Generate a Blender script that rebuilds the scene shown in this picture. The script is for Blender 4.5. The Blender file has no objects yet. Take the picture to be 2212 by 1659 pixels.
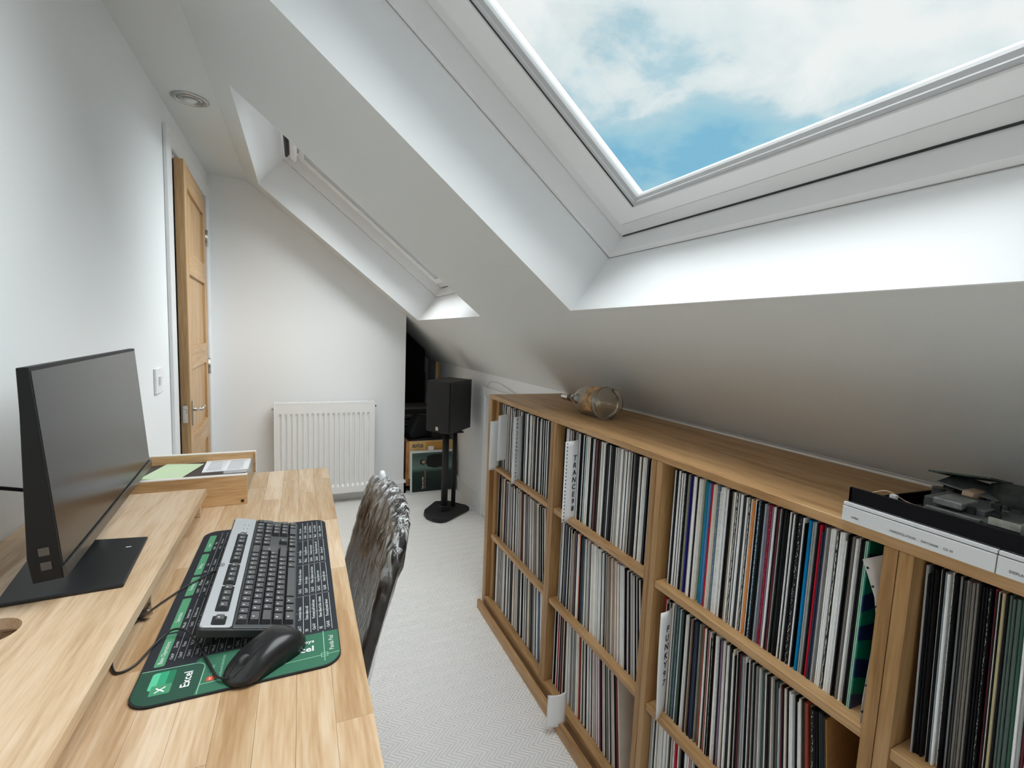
import bpy, bmesh, math, random
from mathutils import Matrix, Vector
random.seed(7)
scn = bpy.context.scene
COL = scn.collection
# ------------------------------------------------------------------ camera
FPX = 1012.07
CAM = Vector((0, 0, 1.43))
RT = Vector((0.91195, -0.40828, 0.04118)); UP = Vector((0.0036, 0.1085, 0.99409)); FW = Vector((0.4103, 0.9064, -0.1005))
roll, pitch, yaw = .0414699, .1006337, .425104
FW = Vector((math.sin(yaw)*math.cos(pitch), math.cos(yaw)*math.cos(pitch), -math.sin(pitch)))
r0 = Vector((math.cos(yaw), -math.sin(yaw), 0)); u0 = r0.cross(FW)
RT = math.cos(roll)*r0 + math.sin(roll)*u0; UP = -math.sin(roll)*r0 + math.cos(roll)*u0
cd = bpy.data.cameras.new('camera'); cam = bpy.data.objects.new('camera', cd); COL.objects.link(cam)
cd.sensor_width = 36; cd.lens = FPX*36/2212; cd.clip_start = .01
m = Matrix.Identity(4)
for i in range(3):
    m[i][0] = RT[i]; m[i][1] = UP[i]; m[i][2] = -FW[i]; m[i][3] = CAM[i]
cam.matrix_world = m
scn.camera = cam
# ------------------------------------------------------------------ colour management
vs = scn.view_settings
scn.display_settings.display_device = 'sRGB'
vs.view_transform = 'Standard'; vs.look = 'None'; vs.gamma = 1; vs.use_curve_mapping = False
vs.exposure = 0.0
scn.cycles.max_bounces = 12; scn.cycles.diffuse_bounces = 7; scn.cycles.glossy_bounces = 5
scn.cycles.transparent_max_bounces = 16; scn.cycles.transmission_bounces = 8
scn.cycles.sample_clamp_indirect = 8; scn.cycles.caustics_reflective = False; scn.cycles.caustics_refractive = False
# ------------------------------------------------------------------ sky
W = bpy.data.worlds.new('sky'); scn.world = W; W.use_nodes = True
nt = W.node_tree; N_ = nt.nodes; L_ = nt.links; N_.clear()
def wn(t, **k):
    n = N_.new(t)
    for a, b in k.items(): setattr(n, a, b)
    return n
def wmath(op, a, b=None, c=None):
    n = wn('ShaderNodeMath', operation=op)
    for i, v in enumerate((a, b, c)):
        if v is None: continue
        if isinstance(v, (int, float)): n.inputs[i].default_value = v
        else: L_.new(v, n.inputs[i])
    return n.outputs[0]
tc = wn('ShaderNodeTexCoord'); sp = wn('ShaderNodeSeparateXYZ'); L_.new(tc.outputs['Generated'], sp.inputs[0])
zz = wmath('MAXIMUM', wmath('ADD', sp.outputs[2], .22), .05)
cb = wn('ShaderNodeCombineXYZ'); L_.new(wmath('DIVIDE', sp.outputs[0], zz), cb.inputs[0]); L_.new(wmath('DIVIDE', sp.outputs[1], zz), cb.inputs[1])
def wnoise(scale, detail, rough, off, dist=0.0):
    mp = wn('ShaderNodeMapping'); mp.inputs['Location'].default_value = off; L_.new(cb.outputs[0], mp.inputs[0])
    n = wn('ShaderNodeTexNoise'); n.inputs['Scale'].default_value = scale; n.inputs['Detail'].default_value = detail
    n.inputs['Roughness'].default_value = rough; n.inputs['Distortion'].default_value = dist
    L_.new(mp.outputs[0], n.inputs['Vector']); return n.outputs[0]
cl = wmath('ADD', wmath('MULTIPLY', wnoise(1.5, 2, .45, (2.2, 7.7, 0)), .54), wmath('MULTIPLY', wnoise(4.0, 10, .60, (1.7, 5.2, 0), .25), .46))
# clear blue opens up around 20-25 degrees above the horizon, haze closes it below, cloud above
el = wmath('MULTIPLY', wmath('SUBTRACT', sp.outputs[2], .40), 1.0)
lo = wmath('MULTIPLY', wmath('MAXIMUM', wmath('SUBTRACT', .27, sp.outputs[2]), 0), 2.2)
yb = wmath('MULTIPLY', wmath('MAXIMUM', wmath('SUBTRACT', sp.outputs[1], .78), 0), 1.2)
mask = wmath('ADD', wmath('ADD', wmath('ADD', cl, el), lo), yb)
rp = wn('ShaderNodeValToRGB'); L_.new(mask, rp.inputs[0]); e = rp.color_ramp.elements
e[0].position = .36; e[0].color = (.19, .47, .66, 1)
e[1].position = .67; e[1].color = (.86, .885, .885, 1)
for p, c in ((.435, (.32, .57, .69, 1)), (.50, (.43, .62, .71, 1)), (.555, (.68, .77, .80, 1))):
    x = e.new(p); x.color = c
SKY = 1.05
bg = wn('ShaderNodeBackground'); bg.inputs['Strength'].default_value = SKY; L_.new(rp.outputs[0], bg.inputs[0])
ow = wn('ShaderNodeOutputWorld'); L_.new(bg.outputs[0], ow.inputs[0])
# ------------------------------------------------------------------ sun, widely spread by the cloud
sd = bpy.data.lights.new('sun', 'SUN'); sd.energy = 13.2; sd.angle = math.radians(96); sd.color = (.945, .98, 1)
so = bpy.data.objects.new('sun', sd); COL.objects.link(so)
so.rotation_euler = Vector((.43, -.06, .90)).to_track_quat('Z', 'Y').to_euler()

# ================================================================== helpers
def new_mat(name):
    m = bpy.data.materials.new(name); m.use_nodes = True
    return m, m.node_tree, m.node_tree.nodes['Principled BSDF']
def M(name, col, rough=.5, metal=0, bump=0, bscale=200, spec=.5, var=0, vscale=8, coat=0, trans=0, ior=1.45, sheen=0, alpha=1):
    m, t, b = new_mat(name)
    b.inputs['Base Color'].default_value = (*col, 1); b.inputs['Roughness'].default_value = rough
    b.inputs['Metallic'].default_value = metal; b.inputs['Specular IOR Level'].default_value = spec
    b.inputs['Coat Weight'].default_value = coat; b.inputs['Transmission Weight'].default_value = trans
    b.inputs['IOR'].default_value = ior; b.inputs['Alpha'].default_value = alpha
    if bump or var:
        c = t.nodes.new('ShaderNodeTexCoord')
    if bump:
        n = t.nodes.new('ShaderNodeTexNoise'); n.inputs['Scale'].default_value = bscale; n.inputs['Detail'].default_value = 3
        t.links.new(c.outputs['Object'], n.inputs['Vector'])
        q = t.nodes.new('ShaderNodeBump'); q.inputs['Strength'].default_value = bump; q.inputs['Distance'].default_value = .002
        t.links.new(n.outputs[0], q.inputs['Height']); t.links.new(q.outputs[0], b.inputs['Normal'])
    if var:
        n = t.nodes.new('ShaderNodeTexNoise'); n.inputs['Scale'].default_value = vscale; n.inputs['Detail'].default_value = 5
        t.links.new(c.outputs['Object'], n.inputs['Vector'])
        r = t.nodes.new('ShaderNodeValToRGB'); r.color_ramp.elements[0].position = .3; r.color_ramp.elements[1].position = .7
        r.color_ramp.elements[0].color = (*[v*(1-var) for v in col], 1); r.color_ramp.elements[1].color = (*[min(1, v*(1+var)) for v in col], 1)
        t.links.new(n.outputs[0], r.inputs[0]); t.links.new(r.outputs[0], b.inputs['Base Color'])
    return m
def wood(name, c1, c2, c3, axis='y', rough=.45, k=1.0, tone=.0, spec=.4):
    """grain running along one axis; every piece has its own cut and, with tone, its own shade"""
    m, t, b = new_mat(name); n = t.nodes; l = t.links
    c = n.new('ShaderNodeTexCoord'); oi = n.new('ShaderNodeObjectInfo')
    add = n.new('ShaderNodeVectorMath'); add.operation = 'ADD'
    mul = n.new('ShaderNodeMath'); mul.operation = 'MULTIPLY'; mul.inputs[1].default_value = 37.0
    l.new(oi.outputs['Random'], mul.inputs[0]); l.new(c.outputs['Object'], add.inputs[0]); l.new(mul.outputs[0], add.inputs[1])
    mp = n.new('ShaderNodeMapping'); s = {'x': (.07, 1, 1), 'y': (1, .07, 1), 'z': (1, 1, .05)}[axis]
    mp.inputs['Scale'].default_value = s; l.new(add.outputs[0], mp.inputs[0])
    a = n.new('ShaderNodeTexNoise'); a.inputs['Scale'].default_value = 26*k; a.inputs['Detail'].default_value = 6; a.inputs['Distortion'].default_value = .9
    f = n.new('ShaderNodeTexNoise'); f.inputs['Scale'].default_value = 210*k; f.inputs['Detail'].default_value = 3
    for q in (a, f): l.new(mp.outputs[0], q.inputs['Vector'])
    mx = n.new('ShaderNodeMath'); mx.operation = 'MULTIPLY_ADD'; mx.inputs[1].default_value = .45; l.new(f.outputs[0], mx.inputs[0])
    sc = n.new('ShaderNodeMath'); sc.operation = 'MULTIPLY'; sc.inputs[1].default_value = .75; l.new(a.outputs[0], sc.inputs[0]); l.new(sc.outputs[0], mx.inputs[2])
    r = n.new('ShaderNodeValToRGB'); e = r.color_ramp.elements
    e[0].position = .42; e[0].color = (*c1, 1); e[1].position = .76; e[1].color = (*c3, 1); x = e.new(.6); x.color = (*c2, 1)
    l.new(mx.outputs[0], r.inputs[0]); out = r.outputs[0]
    if tone:
        h = n.new('ShaderNodeHueSaturation'); mr = n.new('ShaderNodeMapRange'); mr.inputs['To Min'].default_value = 1-tone; mr.inputs['To Max'].default_value = 1+tone*.75
        l.new(oi.outputs['Random'], mr.inputs[0]); l.new(mr.outputs[0], h.inputs['Value']); l.new(out, h.inputs['Color'])
        m2 = n.new('ShaderNodeMapRange'); m2.inputs['To Min'].default_value = 1.06; m2.inputs['To Max'].default_value = .90
        l.new(oi.outputs['Random'], m2.inputs[0]); l.new(m2.outputs[0], h.inputs['Saturation']); out = h.outputs[0]
    l.new(out, b.inputs['Base Color']); b.inputs['Roughness'].default_value = rough; b.inputs['Specular IOR Level'].default_value = spec
    bp = n.new('ShaderNodeBump'); bp.inputs['Strength'].default_value = .12; bp.inputs['Distance'].default_value = .001
    l.new(mx.outputs[0], bp.inputs['Height']); l.new(bp.outputs[0], b.inputs['Normal'])
    return m
def bm_new(): return bmesh.new()
def box(bm, x0, x1, y0, y1, z0, z1, mi=0, mat=None):
    vs = [bm.verts.new((x, y, z)) for x in (x0, x1) for y in (y0, y1) for z in (z0, z1)]
    if mat: 
        for v in vs: v.co = mat @ v.co
    for f in ((0, 1, 3, 2), (4, 6, 7, 5), (0, 4, 5, 1), (2, 3, 7, 6), (0, 2, 6, 4), (1, 5, 7, 3)):
        bm.faces.new([vs[i] for i in f]).material_index = mi
    return vs
def prism(bm, pts, a, b, ax='y', mi=0):
    """polygon extruded along an axis; pts are (x,z) for y, (x,y) for z, (y,z) for x"""
    def P(p, t): return {'y': (p[0], t, p[1]), 'z': (p[0], p[1], t), 'x': (t, p[0], p[1])}[ax]
    A = [bm.verts.new(P(p, a)) for p in pts]; B = [bm.verts.new(P(p, b)) for p in pts]
    n = len(pts)
    bm.faces.new(A).material_index = mi; bm.faces.new(B[::-1]).material_index = mi
    for i in range(n): bm.faces.new((A[i], B[i], B[(i+1) % n], A[(i+1) % n])).material_index = mi
def cyl(bm, p0, p1, r0, r1=None, n=20, cap=True, mi=0):
    p0 = Vector(p0); p1 = Vector(p1); d = (p1-p0).normalized(); r1 = r0 if r1 is None else r1
    a = d.orthogonal().normalized(); b = d.cross(a)
    A = [bm.verts.new(p0+r0*(a*math.cos(t)+b*math.sin(t))) for t in [2*math.pi*i/n for i in range(n)]]
    B = [bm.verts.new(p1+r1*(a*math.cos(t)+b*math.sin(t))) for t in [2*math.pi*i/n for i in range(n)]]
    for i in range(n):
        f = bm.faces.new((A[i], A[(i+1) % n], B[(i+1) % n], B[i])); f.material_index = mi; f.smooth = True
    if cap: bm.faces.new(A[::-1]).material_index = mi; bm.faces.new(B).material_index = mi
def lathe(bm, prof, M4=None, n=32, mi=0):
    rings = []
    for r, z in prof:
        rings.append([bm.verts.new((r*math.cos(2*math.pi*i/n), r*math.sin(2*math.pi*i/n), z)) for i in range(n)])
    for a, b in zip(rings, rings[1:]):
        for i in range(n):
            f = bm.faces.new((a[i], a[(i+1) % n], b[(i+1) % n], b[i])); f.smooth = True; f.material_index = mi
    if M4 is not None:
        for rg in rings:
            for v in rg: v.co = M4 @ v.co
def tube(bm, pts, r, n=8, res=6):
    """round cable through points (Catmull-Rom)"""
    P = [Vector(p) for p in pts]; P = [2*P[0]-P[1]] + P + [2*P[-1]-P[-2]]; C = []
    for i in range(1, len(P)-2):
        for k in range(res):
            t = k/res
            C.append(.5*((2*P[i]) + (P[i+1]-P[i-1])*t + (2*P[i-1]-5*P[i]+4*P[i+1]-P[i+2])*t*t + (3*P[i]-P[i-1]-3*P[i+1]+P[i+2])*t**3))
    C.append(P[-2]); prev = None; rings = []
    for i, c in enumerate(C):
        d = (C[min(i+1, len(C)-1)]-C[max(i-1, 0)]).normalized()
        a = (prev - d*prev.dot(d)).normalized() if prev is not None else d.orthogonal().normalized()
        prev = a; b = d.cross(a)
        rings.append([bm.verts.new(c+r*(a*math.cos(2*math.pi*j/n)+b*math.sin(2*math.pi*j/n))) for j in range(n)])
    for A, B in zip(rings, rings[1:]):
        for j in range(n): bm.faces.new((A[j], A[(j+1) % n], B[(j+1) % n], B[j])).smooth = True
    bm.faces.new(rings[0][::-1]); bm.faces.new(rings[-1])
def wmat(o):
    return o.get('_m') and Matrix([o['_m'][i*4:i*4+4] for i in range(4)]) or Matrix.Identity(4)
ROOT = {}
def thing(name, label, cat, loc, rz=0, group=None, mat=None):
    o = bpy.data.objects.new(name, None); COL.objects.link(o); o.empty_display_size = .05
    mm = mat if mat is not None else Matrix.Translation(loc) @ Matrix.Rotation(rz, 4, 'Z')
    o.matrix_world = mm; ROOT[o.name] = mm.copy()
    if label: o['label'] = label
    if cat: o['category'] = cat
    if group: o['group'] = group
    return o
def obj(name, bm, mats, parent=None, local=False, bevel=0, seg=2, smooth=False, label=None, cat=None, kind=None, group=None, angle=35):
    bmesh.ops.recalc_face_normals(bm, faces=bm.faces)
    me = bpy.data.meshes.new(name); bm.to_mesh(me); bm.free()
    for x in (mats if isinstance(mats, (list, tuple)) else [mats]): me.materials.append(x)
    return mobj(name, me, parent, local, bevel, seg, smooth, label, cat, kind, group)
def mobj(name, me, parent=None, local=False, bevel=0, seg=2, smooth=False, label=None, cat=None, kind=None, group=None):
    o = bpy.data.objects.new(name, me); COL.objects.link(o)
    if smooth:
        for p in me.polygons: p.use_smooth = True
    if bevel:
        b = o.modifiers.new('bevel', 'BEVEL'); b.width = bevel; b.segments = seg; b.limit_method = 'ANGLE'; b.angle_limit = math.radians(35)
        b.harden_normals = False
    if parent is not None:
        o.parent = parent
        if not local: o.matrix_parent_inverse = ROOT[parent.name].inverted() if parent.name in ROOT else Matrix.Identity(4)
        ROOT[o.name] = ROOT.get(parent.name, Matrix.Identity(4)) if local else Matrix.Identity(4)
    else: ROOT[o.name] = Matrix.Identity(4)
    if label: o['label'] = label
    if cat: o['category'] = cat
    if kind: o['kind'] = kind
    if group: o['group'] = group
    return o
def part(name, bm, mats, parent, **k): return obj(name, bm, mats, parent, **k)
def bx(name, mats, parent, x0, x1, y0, y1, z0, z1, **k):
    bm = bm_new(); box(bm, x0, x1, y0, y1, z0, z1); return obj(name, bm, mats, parent, **k)
def text(s, size, mat, parent, M4, name='lettering', align='LEFT', bold=0, local=True, label=None, sx=1.0):
    cu = bpy.data.curves.new('t', 'FONT'); cu.body = s; cu.size = size; cu.align_x = align; cu.align_y = 'CENTER'; cu.offset = bold; cu.resolution_u = 2
    to = bpy.data.objects.new('t', cu); COL.objects.link(to)
    me = bpy.data.meshes.new_from_object(to); bpy.data.objects.remove(to); me.name = name
    me.materials.clear(); me.materials.append(mat)
    me.transform(M4 @ Matrix.Diagonal((sx, 1, 1, 1)))
    return mobj(name, me, parent, local, label=label)

# ================================================================== materials
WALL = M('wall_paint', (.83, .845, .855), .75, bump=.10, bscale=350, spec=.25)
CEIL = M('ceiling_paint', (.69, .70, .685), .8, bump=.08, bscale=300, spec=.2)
WHITE = M('white_gloss_paint', (.82, .83, .835), .32)
WINW = M('window_white_lacquer', (.84, .845, .85), .25)
BEAD = M('bead_grey_lacquer', (.50, .51, .52), .35)
DARKGAP = M('gasket_and_gap_black', (.035, .04, .042), .6)
RADW = M('radiator_enamel', (.86, .86, .855), .28)
OAKD = wood('door_oak', (.38, .215, .09), (.52, .32, .15), (.60, .40, .21), 'z', .4)
BEECH = wood('desk_beech_stave', (.43, .265, .140), (.56, .385, .230), (.65, .50, .35), 'y', .34, tone=.13)
RISER = wood('riser_oak_veneer', (.46, .31, .18), (.60, .43, .28), (.66, .51, .36), 'y', .38, k=1.2)
TRAYW = wood('tray_oak_veneer', (.42, .24, .10), (.58, .36, .175), (.66, .44, .25), 'x', .4)
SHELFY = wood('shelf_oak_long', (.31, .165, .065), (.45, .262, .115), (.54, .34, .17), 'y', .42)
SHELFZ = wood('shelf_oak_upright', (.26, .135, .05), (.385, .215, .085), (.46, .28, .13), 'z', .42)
CHROME = M('satin_chrome', (.62, .60, .57), .25, metal=1)
BLKP = M('black_plastic', (.022, .023, .025), .38)
BLKM = M('black_matt', (.016, .016, .017), .7)
def glass(name, tint=(1, 1, 1), rough=0):
    m = bpy.data.materials.new(name); m.use_nodes = True; t = m.node_tree; t.nodes.clear()
    a = t.nodes.new('ShaderNodeBsdfTransparent'); a.inputs[0].default_value = (*tint, 1)
    g = t.nodes.new('ShaderNodeBsdfGlossy'); g.inputs['Roughness'].default_value = rough
    f = t.nodes.new('ShaderNodeMath'); f.operation = 'MULTIPLY_ADD'; f.inputs[1].default_value = .6; f.inputs[2].default_value = .03
    lw = t.nodes.new('ShaderNodeLayerWeight'); pw = t.nodes.new('ShaderNodeMath'); pw.operation = 'POWER'; pw.inputs[1].default_value = 4; t.links.new(lw.outputs['Facing'], pw.inputs[0]); t.links.new(pw.outputs[0], f.inputs[0])
    x = t.nodes.new('ShaderNodeMixShader'); o = t.nodes.new('ShaderNodeOutputMaterial')
    t.links.new(f.outputs[0], x.inputs[0]); t.links.new(a.outputs[0], x.inputs[1]); t.links.new(g.outputs[0], x.inputs[2]); t.links.new(x.outputs[0], o.inputs[0])
    return m
PANE = glass('window_glass', (.985, .995, .99))

# ================================================================== room shell
A = math.radians(37.85)
SX, SZ = math.cos(A), -math.sin(A); NX, NZ = math.sin(A), math.cos(A)
def SL(s, y, o): return Vector((SX*s + NX*o, y, SZ*s + NZ*o))
MSL = Matrix(((SX, 0, NX, 0), (0, 1, 0, 0), (SZ, 0, NZ, 0), (0, 0, 0, 1)))   # (s, y, o) -> world
OFF0, OFF1 = 1.749, 2.012
Y0R, Y1R = -2.7, 5.4
KNEE = 1.1345          # height of the low wall; the last half metre of the slope falls a touch more steeply
def slope_z(x):
    xa = SL(-.2265, 0, OFF0).x; za = (OFF0 - NX*xa)/NZ
    return (OFF0 - NX*x)/NZ if x < xa else za + (KNEE-za)*(x-xa)/(1.33-xa)
def carpet():
    m, t, b = new_mat('herringbone_carpet'); n = t.nodes; l = t.links
    c = n.new('ShaderNodeTexCoord'); s = n.new('ShaderNodeSeparateXYZ')
    ro = n.new('ShaderNodeMapping'); ro.inputs['Rotation'].default_value = (0, 0, math.radians(0)); l.new(c.outputs['Object'], ro.inputs[0])
    nz = n.new('ShaderNodeTexNoise'); nz.inputs['Scale'].default_value = 90; l.new(ro.outputs[0], nz.inputs['Vector'])
    sc = n.new('ShaderNodeVectorMath'); sc.operation = 'SCALE'; sc.inputs[3].default_value = .0035; l.new(nz.outputs['Color'], sc.inputs[0])
    ad = n.new('ShaderNodeVectorMath'); ad.operation = 'ADD'; l.new(ro.outputs[0], ad.inputs[0]); l.new(sc.outputs[0], ad.inputs[1])
    l.new(ad.outputs[0], s.inputs[0])
    def mt(op, a, b2=None):
        q = n.new('ShaderNodeMath'); q.operation = op
        for i, v in enumerate((a, b2)):
            if v is None: continue
            if isinstance(v, (int, float)): q.inputs[i].default_value = v
            else: l.new(v, q.inputs[i])
        return q.outputs[0]
    tri = mt('PINGPONG', s.outputs[1], .036)
    v = mt('ADD', s.outputs[0], mt('MULTIPLY', tri, 1.33))
    w = mt('SINE', mt('MULTIPLY', v, 2*math.pi/.0185))
    st = n.new('ShaderNodeTexNoise'); st.inputs['Scale'].default_value = 420; l.new(c.outputs['Object'], st.inputs['Vector'])
    h = mt('ADD', w, mt('MULTIPLY', st.outputs[0], .9))
    r = n.new('ShaderNodeValToRGB'); l.new(mt('ADD', mt('MULTIPLY', h, .33), .35), r.inputs[0]); e = r.color_ramp.elements
    e[0].position = .0; e[0].color = (.70, .685, .665, 1); e[1].position = .5; e[1].color = (.93, .92, .905, 1)
    big = n.new('ShaderNodeTexNoise'); big.inputs['Scale'].default_value = 3
    l.new(r.outputs[0], b.inputs['Base Color']); b.inputs['Roughness'].default_value = .95; b.inputs['Specular IOR Level'].default_value = .1
    bp = n.new('ShaderNodeBump'); bp.inputs['Strength'].default_value = .6; bp.inputs['Distance'].default_value = .004
    l.new(h, bp.inputs['Height']); l.new(bp.outputs[0], b.inputs['Normal'])
    return m
bx('floor', carpet(), None, -.8, 1.45, Y0R, Y1R, -.1, 0, kind='structure')
# left wall with the doorway
DY0, DY1, DZ = 2.985, 3.93, 2.31
bm = bm_new()
box(bm, -.73, -.61, Y0R, DY0, 0, 2.5); box(bm, -.73, -.61, DY1, Y1R, 0, 2.5); box(bm, -.73, -.61, DY0, DY1, DZ, 2.5)
obj('wall_left', bm, WALL, kind='structure')
bx('wall_light_stop', WALL, None, -1.5, -1.4, 2.5, 4.4, 0, 2.5, kind='structure')  # unseen box behind the door, added to keep sky light from leaking in
bm = bm_new(); box(bm, -1.4, -.73, 2.4, 2.5, 0, 2.5); box(bm, -1.4, -.73, 4.4, 4.5, 0, 2.5); box(bm, -1.4, -.73, 2.4, 4.5, 2.5, 2.6); box(bm, -1.4, -.8, 2.4, 4.5, -.1, 0)
obj('wall_light_stop', bm, WALL, kind='structure')
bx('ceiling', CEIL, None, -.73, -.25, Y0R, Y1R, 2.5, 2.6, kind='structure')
bm = bm_new(); prism(bm, [(-.61, 0), (.83, 0), (.83, slope_z(.83)+.01), (-.34, slope_z(-.34)+.01), (-.34, 2.5), (-.61, 2.5)], 4.10, 4.22)
obj('wall_far', bm, WALL, kind='structure')
for nm, a, b in (('wall_back', Y0R-.1, Y0R), ('wall_alcove', Y1R-.1, Y1R)):
    bm = bm_new(); prism(bm, [(-.61, 0), (1.33, 0), (1.33, slope_z(1.33)+.01), (-.34, slope_z(-.34)+.01), (-.34, 2.5), (-.61, 2.5)], a, b)
    obj(nm, bm, WALL, kind='structure')
bm = bm_new(); prism(bm, [(1.33, 0), (1.45, 0), (1.45, KNEE-.06), (1.33, KNEE+.02)], Y0R, Y1R)
obj('wall_right', bm, WALL, kind='structure')
# sloping ceiling: one slab with three roof-window openings
WS0, WS1 = -1.70, -.243
WIN = [(-.02, 1.466), (2.385, 3.875), (-2.35, -.87)]  # last one unseen, added behind the camera to bring in more light
bm = bm_new()
ys = sorted([v for w in WIN for v in w]); S0, S1 = -1.86, .47
def sbox(bm, s0, s1, y0, y1, o0, o1, mi=0): box(bm, s0, s1, y0, y1, o0, o1, mi, MSL)
sbox(bm, S0, WS0, Y0R-.1, Y1R, OFF0, OFF1); sbox(bm, WS1, -.2265, Y0R-.1, Y1R, OFF0, OFF1)
pa, pb = SL(-.2265, 0, OFF0), SL(-.2265, 0, OFF1); pc = SL(S1, 0, OFF1)
prism(bm, [(pa.x, pa.z), (1.33, KNEE), (1.46, KNEE-.13*.885), (pc.x+.02, pc.z), (pb.x, pb.z)], Y0R-.1, Y1R)
edges = [Y0R-.1] + ys + [Y1R]
for i in range(0, len(edges), 2): sbox(bm, WS0, WS1, edges[i], edges[i+1], OFF0, OFF1)
bmesh.ops.remove_doubles(bm, verts=bm.verts, dist=1e-5)
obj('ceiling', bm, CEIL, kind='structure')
# bright plaster linings of the window openings (reveals)
def window(n, y0, y1):
    w = thing('window_%d' % n, None, None, (0, 0, 0), mat=MSL.copy()); w['kind'] = 'structure'
    # reveal skin, 3 mm proud of the slab
    bm = bm_new(); t = .003
    box(bm, WS0, WS1, y0, y0+t, OFF0, OFF1); box(bm, WS0, WS1, y1-t, y1, OFF0, OFF1)
    box(bm, WS0, WS0+t, y0+t, y1-t, OFF0, OFF1); box(bm, WS1-t, WS1, y0+t, y1-t, OFF0, OFF1)
    part('reveal', bm, WALL, w, local=True)
    def ring(name, prof, mat, bev=0):
        """prof: list of (inset from reveal at the sides, inset at foot and head, height)"""
        bm = bm_new(); rs = []
        for a, b, o in prof:
            rs.append([bm.verts.new(c) for c in ((WS0+b, y0+a, o), (WS1-b, y0+a, o), (WS1-b, y1-a, o), (WS0+b, y1-a, o))])
        k = len(rs)
        for i in range(k):
            p, q = rs[i], rs[(i+1) % k]
            for j in range(4): bm.faces.new((p[j], p[(j+1) % 4], q[(j+1) % 4], q[j]))
        return part(name, bm, mat, w, local=True, bevel=bev)
    ring('lining', [(-.03, -.03, OFF1), (-.0, -.0, OFF1-.012), (.026, .022, OFF1-.012), (.028, .026, 2.080), (.028, .026, 2.16), (-.03, -.03, 2.16)], WINW, .0012)
    ring('window_frame', [(.030, .028, 2.081), (.033, .030, 2.078), (.094, .077, 2.070), (.0965, .0795, 2.074), (.0965, .0795, 2.16), (.030, .028, 2.16)], WINW)
    ring('groove', [(.0965, .0795, 2.0755), (.1005, .0835, 2.0755), (.1005, .0835, 2.09), (.0965, .0795, 2.09)], M('groove_grey', (.16, .16, .16), .8))
    ring('sash', [(.1005, .0835, 2.078), (.1005, .0835, 2.064), (.103, .086, 2.057), (.108, .090, 2.053), (.209, .134, 2.052), (.211, .136, 2.058), (.211, .136, 2.12), (.1005, .0835, 2.12)], WINW)
    bm = bm_new()
    for a, b in ((y0+.2095, y0+.2160), (y1-.2160, y1-.2095)): box(bm, WS0+.13, WS1-.136, a, b, 2.0565, 2.09)
    part('gasket', bm, DARKGAP, w, local=True)
    bm = bm_new(); box(bm, WS1-.0315, WS1-.0262, y0+.04, y1-.04, 2.0765, 2.0835); part('shadow_gap', bm, DARKGAP, w, local=True)  # solid dark strip standing in for the shade under the sash
    bm = bm_new()
    for a, b in ((y0+.004, y0+.0062), (y1-.0062, y1-.004)): box(bm, WS0+.01, WS1-.004, a, b, OFF1-.013, OFF1-.0115)
    box(bm, WS1-.0055, WS1-.0035, y0+.004, y1-.004, OFF1-.013, OFF1-.0115); part('painted_shade_line', bm, M('shade_line_grey', (.30, .30, .29), .7) if 'shade_line_grey' not in bpy.data.materials else bpy.data.materials['shade_line_grey'], w, local=True)  # grey strips painted in as the shade line between reveal and lining
    ring('glazing_bead', [(.2155, .1360, 2.0585), (.2190, .1410, 2.0555), (.2250, .1455, 2.0600), (.2262, .1463, 2.0640), (.2345, .1530, 2.072), (.236, .155, 2.080), (.236, .155, 2.088), (.2155, .1360, 2.10)], BEAD, .001)
    bm = bm_new(); box(bm, WS0+.14, WS1-.14, y0+.215, y1-.215, 2.080, 2.086)
    part('pane', bm, PANE, w, local=True)
    bm = bm_new(); box(bm, WS0+.062, WS0+.10, y0+.16, y1-.16, 2.005, 2.03); box(bm, WS0+.07, WS0+.092, y0+.2, y0+.24, 2.03, 2.055); box(bm, WS0+.07, WS0+.092, y1-.24, y1-.2, 2.03, 2.055)
    part('ventilation_bar', bm, WINW, w, local=True, bevel=.004)
    bm = bm_new(); box(bm, WS0+.022, WS0+.036, y0+.12, y1-.12, 2.001, 2.03)
    part('vent_slot', bm, DARKGAP, w, local=True)
    # slate flashing collar outside
    ring('flashing', [(-.12, -.12, 2.012), (.03, .03, 2.14), (.03, .03, 2.17), (-.12, -.12, 2.04)], M('flashing_metal', (.12, .12, .13), .5, metal=.6))
for i, (a, b) in enumerate(WIN): window(i+1, a, b)
# baseboards
def base_prof(): return [(0, 0), (.018, 0), (.018, .095), (.012, .108), (.008, .12), (0, .12)]
bm = bm_new(); prism(bm, [(1.33-a, z) for a, z in base_prof()], 3.46, Y1R-.1); obj('baseboard_right', bm, WHITE, kind='structure')
bm = bm_new()
prism(bm, [(4.10-a, z) for a, z in base_prof()], -.61, .848, 'x'); prism(bm, [(.83+a, z) for a, z in base_prof()], 4.082, 4.22)
obj('baseboard_far', bm, WHITE, kind='structure')
bm = bm_new(); prism(bm, [(-.61+a, z) for a, z in base_prof()], Y0R, 2.875); obj('baseboard_left', bm, WHITE, kind='structure')
# eaves hatch trim and panel on the knee wall, beside the shelving
bm = bm_new(); box(bm, 1.302, 1.33, 3.385, 3.455, 0, 1.03); box(bm, 1.302, 1.33, 2.28, 3.385, .965, 1.03); box(bm, 1.302, 1.33, 2.215, 2.28, 0, 1.03)
obj('trim_1', bm, WHITE, kind='structure', bevel=.006)
bx('trim_2', WHITE, None, 1.316, 1.33, 2.28, 3.385, .01, .965, kind='structure', bevel=.002)

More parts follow.
